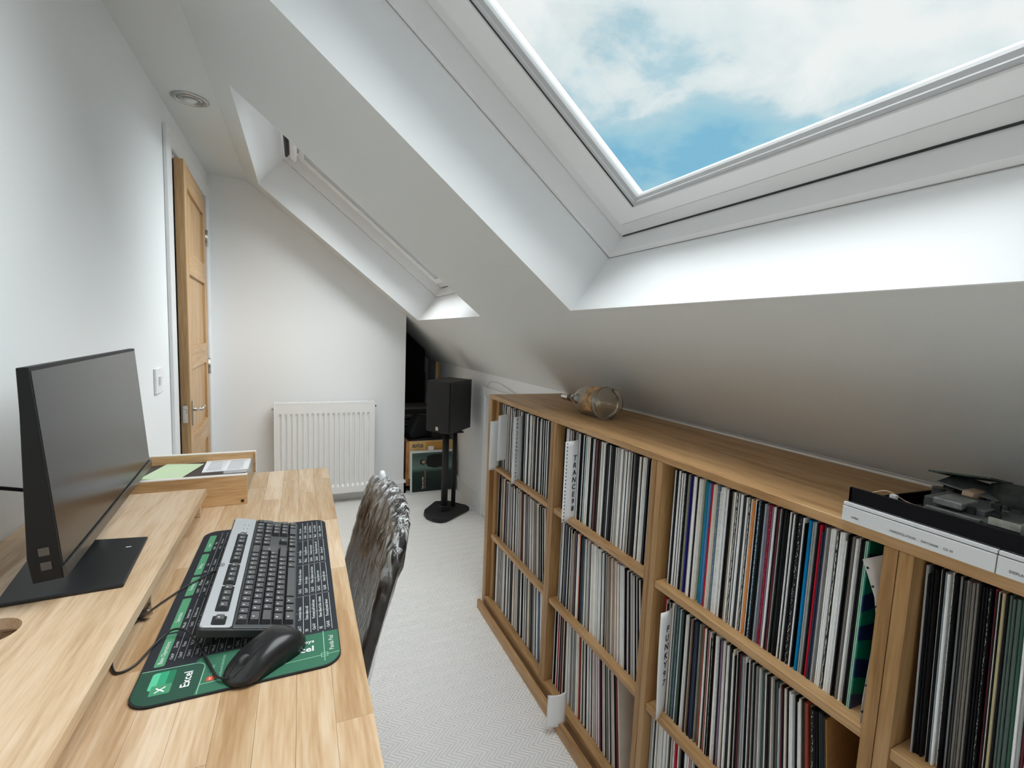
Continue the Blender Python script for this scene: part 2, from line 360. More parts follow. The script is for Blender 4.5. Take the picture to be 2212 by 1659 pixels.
# ================================================================== door
d = thing('door_1', None, None, (-.61, DY1, 0)); d['kind'] = 'structure'
bm = bm_new()
for a, b in ((DY0-.105, DY0-.012), (DY1+.012, DY1+.105)): box(bm, -.61, -.592, a, b, 0, DZ+.085)
box(bm, -.61, -.592, DY0-.012, DY1+.012, DZ, DZ+.085)
part('architrave', bm, WHITE, d, bevel=.005)
bm = bm_new(); box(bm, -.73, -.61, DY0-.012, DY0+.012, 0, DZ); box(bm, -.73, -.61, DY1-.012, DY1+.012, 0, DZ); box(bm, -.73, -.61, DY0+.012, DY1-.012, DZ-.024, DZ)
box(bm, -.68, -.665, DY0+.012, DY0+.027, 0, DZ-.024); box(bm, -.68, -.665, DY1-.027, DY1-.012, 0, DZ-.024)
part('door_lining', bm, WHITE, d)
# leaf: built closed in local coordinates from its hinge edge, then opened a little
TH = math.radians(2.9); LW, LZ0, LZ1, LT = .876, .008, 2.282, .044
ML = Matrix.Translation((-.600, DY1-.014, 0)) @ Matrix.Rotation(TH, 4, 'Z')
leaf = thing('door_leaf', None, None, (0, 0, 0), mat=ML)
leaf.parent = d; leaf.matrix_parent_inverse = ROOT[d.name].inverted(); leaf.matrix_basis = ML
# rails and stiles (x: 0 room face .. -LT, y: 0 hinge .. -LW)
zr = [LZ0, .20, .655, .785, 1.17, 1.30, 1.70, 1.83, 2.16, LZ1]
def lb(name, y0, y1, z0, z1, x0=-LT, x1=0, mat=OAKD, **k):
    bm = bm_new(); box(bm, x0, x1, y0, y1, z0, z1); return part(name, bm, mat, leaf, local=True, **k)
lb('stile', -.105, 0, LZ0, LZ1, bevel=.0015); lb('stile', -LW, -LW+.105, LZ0, LZ1, bevel=.0015)
OAKH = wood('door_oak_rail', (.38, .215, .09), (.52, .32, .15), (.60, .40, .21), 'y', .4)
for a, b in ((0, 1), (2, 3), (4, 5), (6, 7), (8, 9)): lb('rail', -LW+.105, -.105, zr[a], zr[b], mat=OAKH, bevel=.0015)
for a, b in ((1, 2), (3, 4), (5, 6), (7, 8)): lb('panel', -LW+.10, -.10, zr[a]-.005, zr[b]+.005, -.030, -.014)
for hz in (2.02, 1.135, .28):
    bm = bm_new(); cyl(bm, (.006, .006, hz-.055), (.006, .006, hz+.055), .0075, n=12)
    box(bm, -.002, .0015, -.03, .006, hz-.055, hz+.055)
    part('hinge', bm, CHROME, leaf, local=True)
hy = -LW+.062; hz = .95
hb = lb('handle_plate', hy-.020, hy+.020, hz-.09, hz+.05, 0, .007, mat=CHROME, bevel=.002)
bm = bm_new(); cyl(bm, (.005, hy, hz), (.052, hy, hz), .010, n=14); cyl(bm, (.046, hy-.008, hz), (.046, hy+.115, hz+.004), .0095, .0075, n=14)
part('door_handle', bm, CHROME, leaf, local=True)
lb('latch', -LW-.002, -LW+.001, hz-.065, hz+.03, -.036, -.012, mat=CHROME)
bm = bm_new(); box(bm, -.030, -.018, -LW-.010, -LW-.001, hz-.012, hz+.010); part('latch_bolt', bm, CHROME, leaf, local=True)
# light switch
t = thing('light_switch', 'white rocker light switch on the pale wall left of the oak door', 'light switch', (-.61, 2.645, 1.16))
bx('switch_plate', WHITE, t, -.61, -.600, 2.590, 2.700, 1.100, 1.218, bevel=.004, seg=3)
bm = bm_new(); prism(bm, [(-.600, 1.138), (-.595, 1.138), (-.590, 1.180), (-.600, 1.180)], 2.632, 2.66); part('rocker', bm, WINW, t, bevel=.001)
# downlight
t = thing('ceiling_downlight', 'round chrome recessed downlight in the flat ceiling near the door, unlit', 'light fitting', (-.481, 2.815, 2.5))
ML2 = Matrix.Translation((-.481, 2.815, 2.5)) @ Matrix.Rotation(math.pi, 4, 'X')
bm = bm_new(); lathe(bm, [(.078, 0), (.078, .004), (.07, .007), (.056, .007), (.054, .002), (.054, -.002)], ML2, 40); part('bezel', bm, M('downlight_chrome', (.50, .50, .49), .22, metal=1), t)
bm = bm_new(); lathe(bm, [(.054, .001), (.052, .005), (.036, .010), (.034, -.03), (.0001, -.03)], ML2, 36); part('tilt_ring', bm, M('tilt_ring', (.45, .45, .44), .3, metal=1), t)
bm = bm_new(); lathe(bm, [(.033, -.008), (.033, .007), (.028, .013), (.012, .016), (.0001, .0165)], ML2 @ Matrix.Translation((.003, 0, 0)) @ Matrix.Rotation(.25, 4, 'Y'), 28); part('lamp_glass', bm, M('lamp_lens', (.62, .63, .62), .15, spec=.8), t)

# ================================================================== radiator
RX0, RX1, RZ0, RZ1, RYF = -.190, .556, .085, .835, 3.985
t = thing('radiator', 'white ribbed panel radiator on the far wall behind the desk', 'radiator', (.18, 4.09, 0))
# fluted front panel: pressed channels between two plain bands
bm = bm_new(); prof = []; n = 18; w = RX1-RX0-.05; p = w/n; x = RX0+.025
prof.append((RX0, 0))
for i in range(n):
    a = x + i*p
    prof += [(a+.10*p, 0), (a+.22*p, .015), (a+.52*p, .015), (a+.64*p, 0)]
prof.append((RX1, 0)); zs = [(RZ0, 0), (RZ0+.055, 0), (RZ0+.075, 1), (RZ1-.095, 1), (RZ1-.075, 0), (RZ1, 0)]
grid = [[bm.verts.new((px, RYF+dy*k, z)) for px, dy in prof] for z, k in zs]
for r1, r2 in zip(grid, grid[1:]):
    for i in range(len(prof)-1):
        f = bm.faces.new((r1[i], r1[i+1], r2[i+1], r2[i]))
part('front_panel', bm, RADW, t)
bx('rear_panel', RADW, t, RX0+.005, RX1-.005, 4.045, 4.06, RZ0, RZ1-.01, bevel=.003)
bx('side_cover', RADW, t, RX0-.004, RX0+.001, RYF-.002, 4.062, RZ0, RZ1+.004, bevel=.001); bx('side_cover', RADW, t, RX1-.001, RX1+.004, RYF-.002, 4.062, RZ0, RZ1+.004, bevel=.001)
bm = bm_new(); box(bm, RX0, RX1, RYF-.001, RYF+.012, RZ1-.002, RZ1+.010); box(bm, RX0, RX1, 4.05, 4.062, RZ1-.002, RZ1+.010)
k = 46
for i in range(k+1):
    a = RX0 + (RX1-RX0-.006)*i/k; box(bm, a, a+.006, RYF+.012, 4.05, RZ1+.002, RZ1+.008)
box(bm, RX0, RX1, RYF+.035, RYF+.04, RZ1+.001, RZ1+.007)
part('top_grille', bm, RADW, t)
bx('convector_core', M('radiator_inside', (.32, .32, .32), .8), t, RX0+.01, RX1-.01, RYF+.02, 4.044, RZ0+.02, RZ1-.02)
bm = bm_new(); cyl(bm, (RX1, 4.02, RZ1-.03), (RX1+.014, 4.02, RZ1-.03), .011, n=14); cyl(bm, (RX1+.014, 4.02, RZ1-.03), (RX1+.022, 4.02, RZ1-.03), .007, n=14); part('bleed_valve', bm, CHROME, t)
bm = bm_new(); cyl(bm, (RX0-.02, 4.02, RZ1-.04), (RX0, 4.02, RZ1-.04), .010, n=14); part('blanking_plug', bm, CHROME, t)
bm = bm_new()
for a in (RX0+.02, RX1-.02): cyl(bm, (a, 4.03, 0), (a, 4.03, RZ0+.03), .0075, n=12)
part('pipe', bm, RADW, t)
for a in (RX0+.15, RX1-.15): bx('bracket', RADW, t, a-.012, a+.012, 4.06, 4.10, .2, .72)

# ================================================================== record shelving
F = .875; ZT = 1.133; BX = 1.31
NY0 = -.16
sh = thing('record_shelving', 'long low oak shelving unit packed with vinyl records under the sloping ceiling', 'shelving', (1.09, 1.0, 0))
def sb(name, x0, x1, y0, y1, z0, z1, mat=SHELFY, **k): return bx(name, mat, sh, x0, x1, y0, y1, z0, z1, bevel=.0012, seg=1, **k)
sb('top_panel', F, 1.3285, NY0, 2.205, 1.1135, ZT)
# end and dividers, each upright a pair of boards side by side
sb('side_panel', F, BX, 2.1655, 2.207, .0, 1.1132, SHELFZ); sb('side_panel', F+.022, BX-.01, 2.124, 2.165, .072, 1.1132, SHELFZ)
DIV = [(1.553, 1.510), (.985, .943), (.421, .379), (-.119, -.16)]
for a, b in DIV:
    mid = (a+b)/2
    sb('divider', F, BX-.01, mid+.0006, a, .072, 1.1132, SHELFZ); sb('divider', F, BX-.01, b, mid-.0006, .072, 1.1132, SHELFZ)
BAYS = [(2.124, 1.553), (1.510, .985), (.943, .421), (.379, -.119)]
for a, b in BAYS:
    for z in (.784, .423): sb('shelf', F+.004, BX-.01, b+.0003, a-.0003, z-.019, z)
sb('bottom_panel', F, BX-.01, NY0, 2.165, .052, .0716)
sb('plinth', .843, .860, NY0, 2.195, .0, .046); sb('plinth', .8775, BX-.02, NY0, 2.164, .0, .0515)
bx('back_panel', BLKM, sh, BX-.01, BX, NY0, 2.165, .02, 1.11)
t = obj('cable_trunking', (lambda b: (box(b, 1.286, 1.294, NY0, 1.90, ZT+.0004, ZT+.006), b)[1])(bm_new()), M('trunking_white', (.78, .77, .74), .4), label='thin white cable trunking strip along the back edge of the shelving top', cat='trunking')
# ---- records
def sleeve_mat(name, col, marks=None, dens=.62, sz=60):
    m, t, b = new_mat('sleeve_'+name); n = t.nodes; l = t.links
    c = n.new('ShaderNodeTexCoord'); oi = n.new('ShaderNodeObjectInfo'); s = n.new('ShaderNodeSeparateXYZ'); l.new(c.outputs['Object'], s.inputs[0])
    # gentle wear along the spine
    nz = n.new('ShaderNodeTexNoise'); nz.inputs['Scale'].default_value = 7; nz.inputs['Detail'].default_value = 6
    mp = n.new('ShaderNodeMapping'); l.new(c.outputs['Object'], mp.inputs[0]); l.new(oi.outputs['Location'], mp.inputs['Location']); mp.inputs['Scale'].default_value = (1, 1, 6)
    l.new(mp.outputs[0], nz.inputs['Vector'])
    r = n.new('ShaderNodeValToRGB'); e = r.color_ramp.elements; e[0].position = .32; e[1].position = .72
    e[0].color = (*[v*.90 for v in col], 1); e[1].color = (*[min(1, v*1.06) for v in col], 1); l.new(nz.outputs[0], r.inputs[0]); out = r.outputs[0]
    if marks:
        w = n.new('ShaderNodeTexNoise'); w.inputs['Scale'].default_value = 1; w.inputs['Detail'].default_value = 2
        m2 = n.new('ShaderNodeMapping'); m2.inputs['Scale'].default_value = (.0, 5, sz); l.new(c.outputs['Object'], m2.inputs[0]); l.new(oi.outputs['Location'], m2.inputs['Location']); l.new(m2.outputs[0], w.inputs['Vector'])
        g = n.new('ShaderNodeMath'); g.operation = 'GREATER_THAN'; g.inputs[1].default_value = dens; l.new(w.outputs[0], g.inputs[0])
        a = n.new('ShaderNodeMath'); a.operation = 'ABSOLUTE'; l.new(s.outputs[1], a.inputs[0])
        h = n.new('ShaderNodeMath'); h.operation = 'LESS_THAN'; h.inputs[1].default_value = .22; l.new(a.outputs[0], h.inputs[0])
        k = n.new('ShaderNodeMath'); k.operation = 'MULTIPLY'; l.new(g.outputs[0], k.inputs[0]); l.new(h.outputs[0], k.inputs[1])
        x = n.new('ShaderNodeMix'); x.data_type = 'RGBA'; l.new(k.outputs[0], x.inputs[0]); l.new(out, x.inputs[6]); x.inputs[7].default_value = (*marks, 1); out = x.outputs[2]
    l.new(out, b.inputs['Base Color']); b.inputs['Roughness'].default_value = .5; b.inputs['Specular IOR Level'].default_value = .18
    return m
Wm, Km = (.75, .75, .73), (.02, .02, .022)
PAL = {
 'k': ('black', (.008, .008, .010), None), 'kt': ('black white-lettered', (.013, .014, .017), Wm), 'kd': ('black and white dashed', (.02, .02, .02), (.7, .7, .66)),
 'w': ('white', (.93, .94, .93), None), 'wt': ('white with small print', (.86, .87, .86), Km), 'cr': ('cream', (.80, .73, .64), None), 'gy': ('grey', (.42, .43, .43), None),
 'gr2': ('greyish brown', (.22, .20, .18), None), 'gk': ('olive grey', (.26, .26, .20), None), 'dg': ('charcoal', (.05, .055, .058), None), 'dgn': ('dark green black', (.022, .035, .03), None),
 'nv': ('navy blue', (.015, .02, .19), None), 'nv2': ('dark blue grey', (.04, .05, .09), None), 'mv': ('dull mauve', (.24, .17, .24), None), 'gn': ('mid green', (.05, .22, .10), None),
 'gn2': ('dark sage green', (.10, .14, .125), None), 'gn3': ('deep green', (.05, .115, .085), None), 'bl': ('bright blue', (.01, .22, .46), None), 'bl2': ('soft blue', (.09, .22, .42), None), 'bl3': ('vivid blue', (.0, .22, .52), None),
 'bw': ('pale blue', (.38, .47, .52), None), 'sb': ('steel blue', (.12, .19, .26), Wm), 'rd': ('red', (.52, .01, .03), None), 'rd2': ('crimson', (.38, .008, .03), (.6, .3, .3)), 'rs': ('rose red', (.42, .04, .09), None),
 'mr': ('maroon', (.14, .025, .035), None), 'or': ('orange', (.72, .27, .07), None), 'or2': ('bright orange red', (.72, .12, .02), None), 'rt': ('rust red', (.36, .07, .04), None), 'kh': ('khaki', (.38, .32, .23), None), 'tn': ('tan', (.50, .36, .26), None),
 'ye': ('pale yellow', (.52, .45, .26), None), 'ck': ('blue and white checked', (.02, .05, .08), (.55, .72, .80)), 'tl': ('teal', (.02, .27, .32), None), 'lb': ('powder blue', (.25, .45, .50), None), 'mt': ('mint green', (.35, .62, .48), None),
 'bn': ('dark brown', (.06, .035, .03), None), 'kn': ('brown cardboard', (.42, .22, .08), None)}
SM = {k: sleeve_mat(v[0].replace(' ', '_'), v[1], v[2], .5 if k in ('kd', 'ck') else .60, 26 if k == 'kd' else (110 if k == 'ck' else 60)) for k, v in PAL.items()}
def unit_mesh(k):
    """a sleeve: unit box, spine slightly rounded; x depth 0..1, y thickness -.5...5, z 0..1"""
    bm = bm_new()
    pts = [(0.006, -.5), (0, -.28), (0, .28), (.006, .5), (1, .5), (1, -.5)]
    prism(bm, pts, 0, 1, 'z'); bmesh.ops.recalc_face_normals(bm, faces=bm.faces)
    me = bpy.data.meshes.new('record'); bm.to_mesh(me); bm.free(); me.materials.append(SM[k]); return me
UM = {k: unit_mesh(k) for k in PAL}
ORD = 'first second third fourth fifth sixth seventh eighth ninth tenth eleventh twelfth thirteenth fourteenth fifteenth sixteenth seventeenth eighteenth nineteenth twentieth'.split()
TENS = {2: 'twenty', 3: 'thirty', 4: 'forty', 5: 'fifty', 6: 'sixty', 7: 'seventy', 8: 'eighty', 9: 'ninety'}
def ordw(i):
    if i <= 20: return ORD[i-1]
    if i >= 100: return 'hundred and ' + ordw(i-100) if i > 100 else 'hundredth'
    a, b = divmod(i, 10)
    return {2: 'twentieth', 3: 'thirtieth', 4: 'fortieth', 5: 'fiftieth', 6: 'sixtieth', 7: 'seventieth', 8: 'eightieth', 9: 'ninetieth'}[a] if b == 0 else TENS[a] + '-' + ORD[b-1]
STUFF = []; COUNT = [0]
ROWN = ['top row', 'middle row', 'bottom row']; BAYN = ['far bay', 'second bay', 'third bay', 'nearest bay']
def rand_seq(total, pal, tmin, tmax, rnd):
    s = []; acc = 0; last = ''
    keys = [k for k, w in pal for _ in range(w)]
    while acc < total:
        k = rnd.choice(keys)
        if k == last and rnd.random() < .6: continue
        t = rnd.uniform(tmin, tmax)
        if rnd.random() < .12: t *= 1.6
        s.append((k, t)); acc += t; last = k
    return s
def split(seq, rnd):
    out = []; alt = {'w': 'wwwwwtcrgyw', 'k': 'k', 'cr': 'cr', 'gy': 'gy'}
    for k, t in seq:
        n_ = max(1, round(t/3.9)) if k in ('w', 'k', 'cr', 'gy', 'gr2', 'dg', 'kh', 'tn', 'bn', 'mv', 'gn2') else (1 if t < 10 else 2)
        for i in range(n_):
            kk = k
            if i and k == 'w': kk = rnd.choice(['w', 'w', 'w', 'wt', 'cr', 'gy', 'k'])
            elif i and k == 'k': kk = rnd.choice(['k', 'k', 'k', 'kt', 'dg', 'w'])
            elif i and k in ('cr', 'gy'): kk = rnd.choice([k, k, 'w', 'k'])
            f_ = rnd.uniform(.8, 1.2) if n_ > 1 else 1
            out.append((kk, t/n_*f_))
    return out
def fill(bay, row, seq, lean=lambda u: 0.0, y_start=None, individual=True, front=.906, hmax=.315, ymin=None, jit=.004, group=None, fit=0):
    rnd = random.Random(bay*10+row); a, b = BAYS[bay]; z = (.784, .423, .0716)[row]; seq = split(seq, random.Random(bay*7+row))
    if fit:
        k_ = ((y_start or a-.004) - b - fit - hmax*math.sin(lean(1)))*1000*math.cos(lean(.7))/sum(q[1] for q in seq); seq = [(q[0], q[1]*k_) for q in seq]
    y = y_start if y_start is not None else a-.004; th = lean(0); n = len(seq); tot = sum(s[1] for s in seq); acc = 0
    for i, (k, t) in enumerate(seq):
        t /= 1000; acc += t*1000; nt_ = lean(acc/tot)
        h = hmax - rnd.random()*.004 - (.012 if rnd.random() < .05 else 0)
        if nt_ > th: y -= h*(math.sin(nt_)-math.sin(th))     # a leaning sleeve stands further out at its foot
        th = nt_
        if ymin is not None and y - t < ymin: break
        if y - t/math.cos(th) < b + .001: break
        yc = y - t/2/math.cos(th) if th >= 0 else y - t/2/math.cos(th)
        x = front + rnd.uniform(-jit, jit)*.8 + (.008 if rnd.random() < .07 else 0)
        thick = t*rnd.choice((.94, .90, .84, .74))
        M4 = Matrix.Translation((x, yc, z + abs(math.sin(th))*thick*.5)) @ Matrix.Rotation(-th, 4, 'X') @ Matrix.Diagonal((.315, thick, h, 1))
        if individual and COUNT[0] < 300:
            o = bpy.data.objects.new('record', UM[k]); COL.objects.link(o); o.matrix_world = M4
            lk = ('thin ' if t < .0042 else 'thick ' if t > .0105 else '') + PAL[k][0]
            o['label'] = '%s record sleeve, %s along the %s of the %s' % (lk, ordw(i+1), ROWN[row], BAYN[bay])
            o['category'] = 'record'; o['group'] = 'records on the %s of the %s' % (ROWN[row], BAYN[bay]); COUNT[0] += 1
        else: STUFF.append((k, M4))
        y -= t/math.cos(th)
B31 = [('k',14.6),('w',8.7),('k',2.6),('w',5.1),('k',14.4),('gk',8.3),('nv',12.3),('mv',2.8),('w',8.0),('k',7.5),('cr',6.7),('cr',5.4),('gn',9.2),('bl',9.1),('bl2',7.5),('rd',8.1),('cr',10.9),('sb',8.6),('w',12.0),('w',12.8),('k',6.1),('k',5.4),('kh',4.7),('w',4.0),('kd',8.2),('w',6.8),('w',6.1),('dg',8.5),('w',5.0),('kd',6.2),('w',3.7),('or',7.9),('w',3.6),('k',3.0),('ck',7.4),('k',5.9),('k',4.4),('bw',3.5),('mv',5.7),('rd2',6.8),('mv',4.5),('w',5.6),('k',5.0),('mr',3.3),('gy',3.5),('k',5.4),('dgn',5.3),('k',6.8),('w',5.5),('k',4.1),('w',3.6),('k',5.3),('kt',10.0),('w',4.2),('k',3.4),('k',4.4),('bl3',7.2),('gy',4.3),('gy',4.7),('k',5.1),('rd',5.8),('nv2',4.1),('nv2',3.9),('gy',4.1),('gr2',4.0),('w',3.8),('w',3.7),('w',3.5),('kd',5.8),('w',5.3),('w',4.7),('w',4.2),('k',4.2),('k',4.1),('gr2',4.7),('w',5.4),('gy',3.2),('k',4.4),('k',3.9),('mt',3.1)]
B41 = [('gy',9.9),('k',5.2),('cr',4.6),('k',3.6),('bw',2.7),('w',6.8),('k',4.8),('gy',5.2),('k',6.0),('gr2',5.9),('gr2',7.5),('k',7.3),('k',6.4),('rs',4.7),('k',1.6),('cr',1.9),('k',1.6),('ye',4.6),('k',3.8),('gn2',6.0),('gn2',5.2),('gn3',4.4),('w',5.0),('gy',4.3),('mr',3.5),('w',6.9),('k',6.8)]
B41 = B41 + rand_seq(60, [('k', 3), ('w', 3), ('gy', 2), ('gn2', 1)], 4, 7, random.Random(5))
fill(3, 0, B41, lambda u: .035 + .0*u, y_start=.364, jit=.002)
B31 = [(k, t*.985) for k, t in B31]
fill(2, 0, B31, lambda u: .0, y_start=.928, jit=.002)
greys = [('w', 7), ('k', 6), ('gy', 2), ('cr', 2), ('gr2', 1), ('dg', 1)]
s = [('rd', 5.0), ('cr', 3.5), ('k', 3.5), ('k', 5), ('bn', 6), ('gy', 4), ('k', 3), ('tn', 4), ('w', 7), ('k', 4), ('gy', 4), ('gn3', 5), ('w', 3), ('sb', 5), ('k', 4), ('w', 4), ('gn2', 7), ('gn3', 6), ('k', 7), ('w', 5), ('cr', 7), ('gy', 5), ('k', 5), ('tn', 3), ('w', 6), ('k', 4), ('nv2', 12), ('dg', 6), ('gk', 6), ('gr2', 8), ('rt', 5), ('w', 6), ('k', 6), ('tn', 3), ('rt', 5), ('w', 9), ('kd', 5), ('cr', 4), ('rt', 3), ('w', 6), ('wt', 5), ('gy', 4), ('k', 4), ('mv', 5), ('w', 5), ('cr', 5), ('bn', 5), ('w', 6), ('k', 5), ('dgn', 5), ('w', 5), ('cr', 4), ('k', 4)]
s += rand_seq(150, greys + [('gn2', 1), ('mr', 1), ('bn', 1)], 3.2, 6.5, random.Random(12)) + [('w', 9), ('gy', 7), ('w', 10), ('bn', 9), ('rt', 8), ('gr2', 6), ('kt', 9), ('k', 8), ('dg', 9), ('k', 7), ('kn', 4)]
s = [(k, t*.86) for k, t in s]
fill(2, 1, s, lambda u: .008 + .125*max(0, u-.12)**1.25, y_start=.925, jit=.003)
s = [('gy', 3.4), ('k', 4), ('k', 6), ('w', 3), ('k', 3), ('wt', 6), ('k', 4), ('w', 5), ('gr2', 4), ('mv', 4), ('bw', 3), ('w', 4), ('k', 3), ('kh', 5), ('k', 3), ('tn', 4), ('w', 4), ('kt', 5), ('dg', 7), ('w', 8), ('w', 3), ('k', 6), ('mv', 2.5), ('gy', 5), ('w', 9), ('k', 3), ('w', 9), ('kd', 6), ('k', 5), ('w', 4), ('bn', 5), ('k', 4), ('w', 3), ('tl', 7), ('w', 5), ('cr', 8), ('w', 10), ('k', 8), ('k', 6), ('w', 7), ('k', 7), ('bn', 3), ('kd', 7), ('gr2', 6), ('mr', 5)]
s = s + rand_seq(520-sum(t for _, t in s), greys, 3.5, 6, random.Random(3))
fill(1, 0, s, lambda u: .0, y_start=1.500, jit=.003, fit=.006)
s = rand_seq(540, [('w', 7), ('k', 6), ('gy', 3), ('cr', 2), ('gr2', 1), ('rd', 1), ('bn', 1), ('nv2', 1)], 3.2, 5.5, random.Random(9))
fill(2, 2, s, lambda u: .015+.06*u, y_start=.938, jit=.003, fit=.006)
s = [('w', 5), ('k', 3), ('gy', 5), ('w', 6), ('bw', 5), ('k', 7), ('w', 3), ('dg', 6), ('sb', 5), ('k', 4), ('tn', 4), ('w', 3), ('k', 5), ('gy', 5), ('w', 4), ('k', 3), ('gy', 9), ('tn', 4), ('bn', 6), ('mv', 4), ('k', 5), ('w', 5), ('w', 6), ('or2', 7), ('k', 4), ('w', 4), ('dg', 8), ('sb', 4), ('k', 6), ('w', 3), ('gk', 6), ('w', 4), ('cr', 5), ('gy', 5), ('rd', 4), ('k', 4), ('w', 3), ('cr', 7), ('w', 4)] + rand_seq(200, greys+[('mv', 1), ('tn', 2), ('sb', 1)], 3, 5, random.Random(31))
fill(1, 1, [(k, t*.92) for k, t in s], lambda u: .0+.11*u, y_start=1.492, jit=.003, fit=.006)
s = [('k', 3), ('w', 6), ('gy', 4), ('k', 3), ('rt', 6), ('w', 4), ('k', 3), ('w', 4), ('k', 3), ('rd', 5), ('gy', 3), ('w', 5), ('k', 3), ('gr2', 9), ('rt', 4), ('k', 5)] + rand_seq(180, greys+[('bn', 2), ('rt', 1)], 3, 5.5, random.Random(2)) + [('mr', 6), ('w', 7), ('gy', 5), ('w', 6), ('rt', 5), ('w', 5), ('mv', 5), ('w', 6), ('rs', 4), ('w', 6), ('k', 4)] + rand_seq(70, greys+[('mr', 2)], 3, 6, random.Random(77)) + [('rs', 6), ('mr', 6), ('cr', 5)]
fill(1, 2, s, lambda u: .01+.12*u, y_start=1.500, individual=False, ymin=1.03)
# far bay
s = [('gy', 6), ('w', 6), ('gk', 5), ('k', 3), ('gy', 4), ('w', 8), ('gy', 4), ('bn', 3), ('w', 6), ('k', 4), ('w', 9), ('tn', 3), ('k', 4), ('w', 9), ('gy', 6), ('k', 7)]
s += rand_seq(200, greys, 4, 8, random.Random(4)) + [('gr2', 8), ('k', 7), ('gy', 9), ('w', 9), ('k', 9), ('cr', 11), ('gy', 8), ('k', 9), ('w', 10), ('k', 9), ('k', 8), ('w', 9), ('dg', 14), ('lb', 12), ('dg', 10), ('gy', 5), ('or', 5)]
fill(0, 0, s, lambda u: .0+.03*u, y_start=2.108, individual=False, fit=.006)
fill(0, 1, rand_seq(560, greys+[('rt', 1), ('mr', 2), ('tn', 1), ('bn', 2)], 3.5, 7, random.Random(15)), lambda u: .0+.10*u, y_start=2.112, individual=False, fit=.006)
fill(0, 2, rand_seq(420, greys+[('gr2', 2), ('tn', 1), ('bn', 1)], 3.5, 7, random.Random(25)) + [('nv', 7), ('sb', 8), ('nv2', 8), ('w', 8), ('w', 8), ('w', 9), ('cr', 9)], lambda u: .0+.08*u, y_start=2.112, individual=False, fit=.006)
# the records beyond the three hundred nearest, as one mass
bm = bm_new(); keys = list(PAL)
for k, M4 in STUFF:
    pts = [(0.006, -.5), (0, -.28), (0, .28), (.006, .5), (1, .5), (1, -.5)]
    A_ = [bm.verts.new(M4 @ Vector((p[0], p[1], 0))) for p in pts]; B_ = [bm.verts.new(M4 @ Vector((p[0], p[1], 1))) for p in pts]; mi = keys.index(k)
    bm.faces.new(A_).material_index = mi; bm.faces.new(B_[::-1]).material_index = mi
    for i in range(6): bm.faces.new((A_[i], B_[i], B_[(i+1) % 6], A_[(i+1) % 6])).material_index = mi
def plain(k):
    v = PAL[k]; return M('sleeve_plain_'+v[0].replace(' ', '_'), v[1], .5, var=.06, vscale=25, spec=.2)
obj('records', bm, [plain(k) for k in keys], kind='stuff', label='vinyl record sleeves filling the farther compartments of the oak shelving', cat='records')

# single odd sleeves in the gaps
PAPER = M('paper_white', (.90, .91, .92), .6, bump=.3, bscale=25)
INK = M('black_ink', (.02, .02, .025), .6)
def leafblue():
    m, t, b = new_mat('green_blue_leaf_print'); n = t.nodes; l = t.links
    c = n.new('ShaderNodeTexCoord'); mp = n.new('ShaderNodeMapping'); mp.inputs['Rotation'].default_value = (math.radians(35), 0, 0); mp.inputs['Scale'].default_value = (1, .8, 1); l.new(c.outputs['Object'], mp.inputs[0])
    w = n.new('ShaderNodeTexWave'); w.inputs['Scale'].default_value = 5.5; w.inputs['Distortion'].default_value = 5; w.inputs['Detail'].default_value = .5; w.bands_direction = 'Z'; l.new(mp.outputs[0], w.inputs['Vector'])
    r = n.new('ShaderNodeValToRGB'); r.color_ramp.interpolation = 'CONSTANT'; e = r.color_ramp.elements; e[0].color = (.005, .02, .10, 1); e[1].position = .5; e[1].color = (.0, .20, .13, 1)
    l.new(w.outputs[0], r.inputs[0]); l.new(r.outputs[0], b.inputs['Base Color']); b.inputs['Roughness'].default_value = .35
    return m
bm = bm_new(); box(bm, .905, 1.22, .4555, .4575, .784, 1.099); box(bm, .904, 1.22, .4576, .4595, .784, 1.099, 1)
obj('record', bm, [leafblue(), SM['mt']], label='record in a green and dark blue leaf-patterned sleeve, top row of third bay', cat='record', group='records on the top row of the third bay')
# curled perforated card beside it
bm = bm_new(); rows = []
CZ = [(.786, .4285), (.83, .4290), (.885, .4265), (.936, .4245), (.986, .4245), (1.016, .430), (1.049, .444), (1.072, .4545)]
for i, (z, y) in enumerate(CZ):
    rows.append([bm.verts.new((.885+.030*v, y*(1-v)+.4222*v, z+.022*v*max(0, (z-.9)/.17))) for v in (0, .33, .66, 1)])
for p, q in zip(rows, rows[1:]):
    for j in range(3): bm.faces.new((p[j], p[j+1], q[j+1], q[j])).smooth = True
o = obj('card_sheet', bm, M('perforated_card', (.60, .56, .52), .6), label='curled beige perforated card sheet in the gap beside the leaf-patterned sleeve', cat='card')
sm = o.modifiers.new('t', 'SOLIDIFY'); sm.thickness = .0008
bm = bm_new()
for (za, ya), (zb, yb2) in zip(CZ, CZ[1:]):
    c = Vector((.8865, (ya+yb2)/2*.9+.4222*.1-.0005, (za+zb)/2)); cyl(bm, c+Vector((-.0012, -.0008, 0)), c+Vector((.0006, .0004, 0)), .0020, n=8)
part('punched_holes', bm, M('hole_dark', (.03, .03, .03), .8), o)
bm = bm_new(); prism(bm, [(.93, .0716), (1.2, .0716), (1.2, .33), (.93, .33)], 1.008, 1.012)
MK = Matrix.Translation((0, 1.01, .0716)) @ Matrix.Rotation(-.10, 4, 'X') @ Matrix.Translation((0, -1.01, -.0716))
bmesh.ops.transform(bm, matrix=MK, verts=bm.verts)
obj('record', bm, SM['kn'], label='brown cardboard record mailer leaning at the end of bottom row, second bay', cat='record')
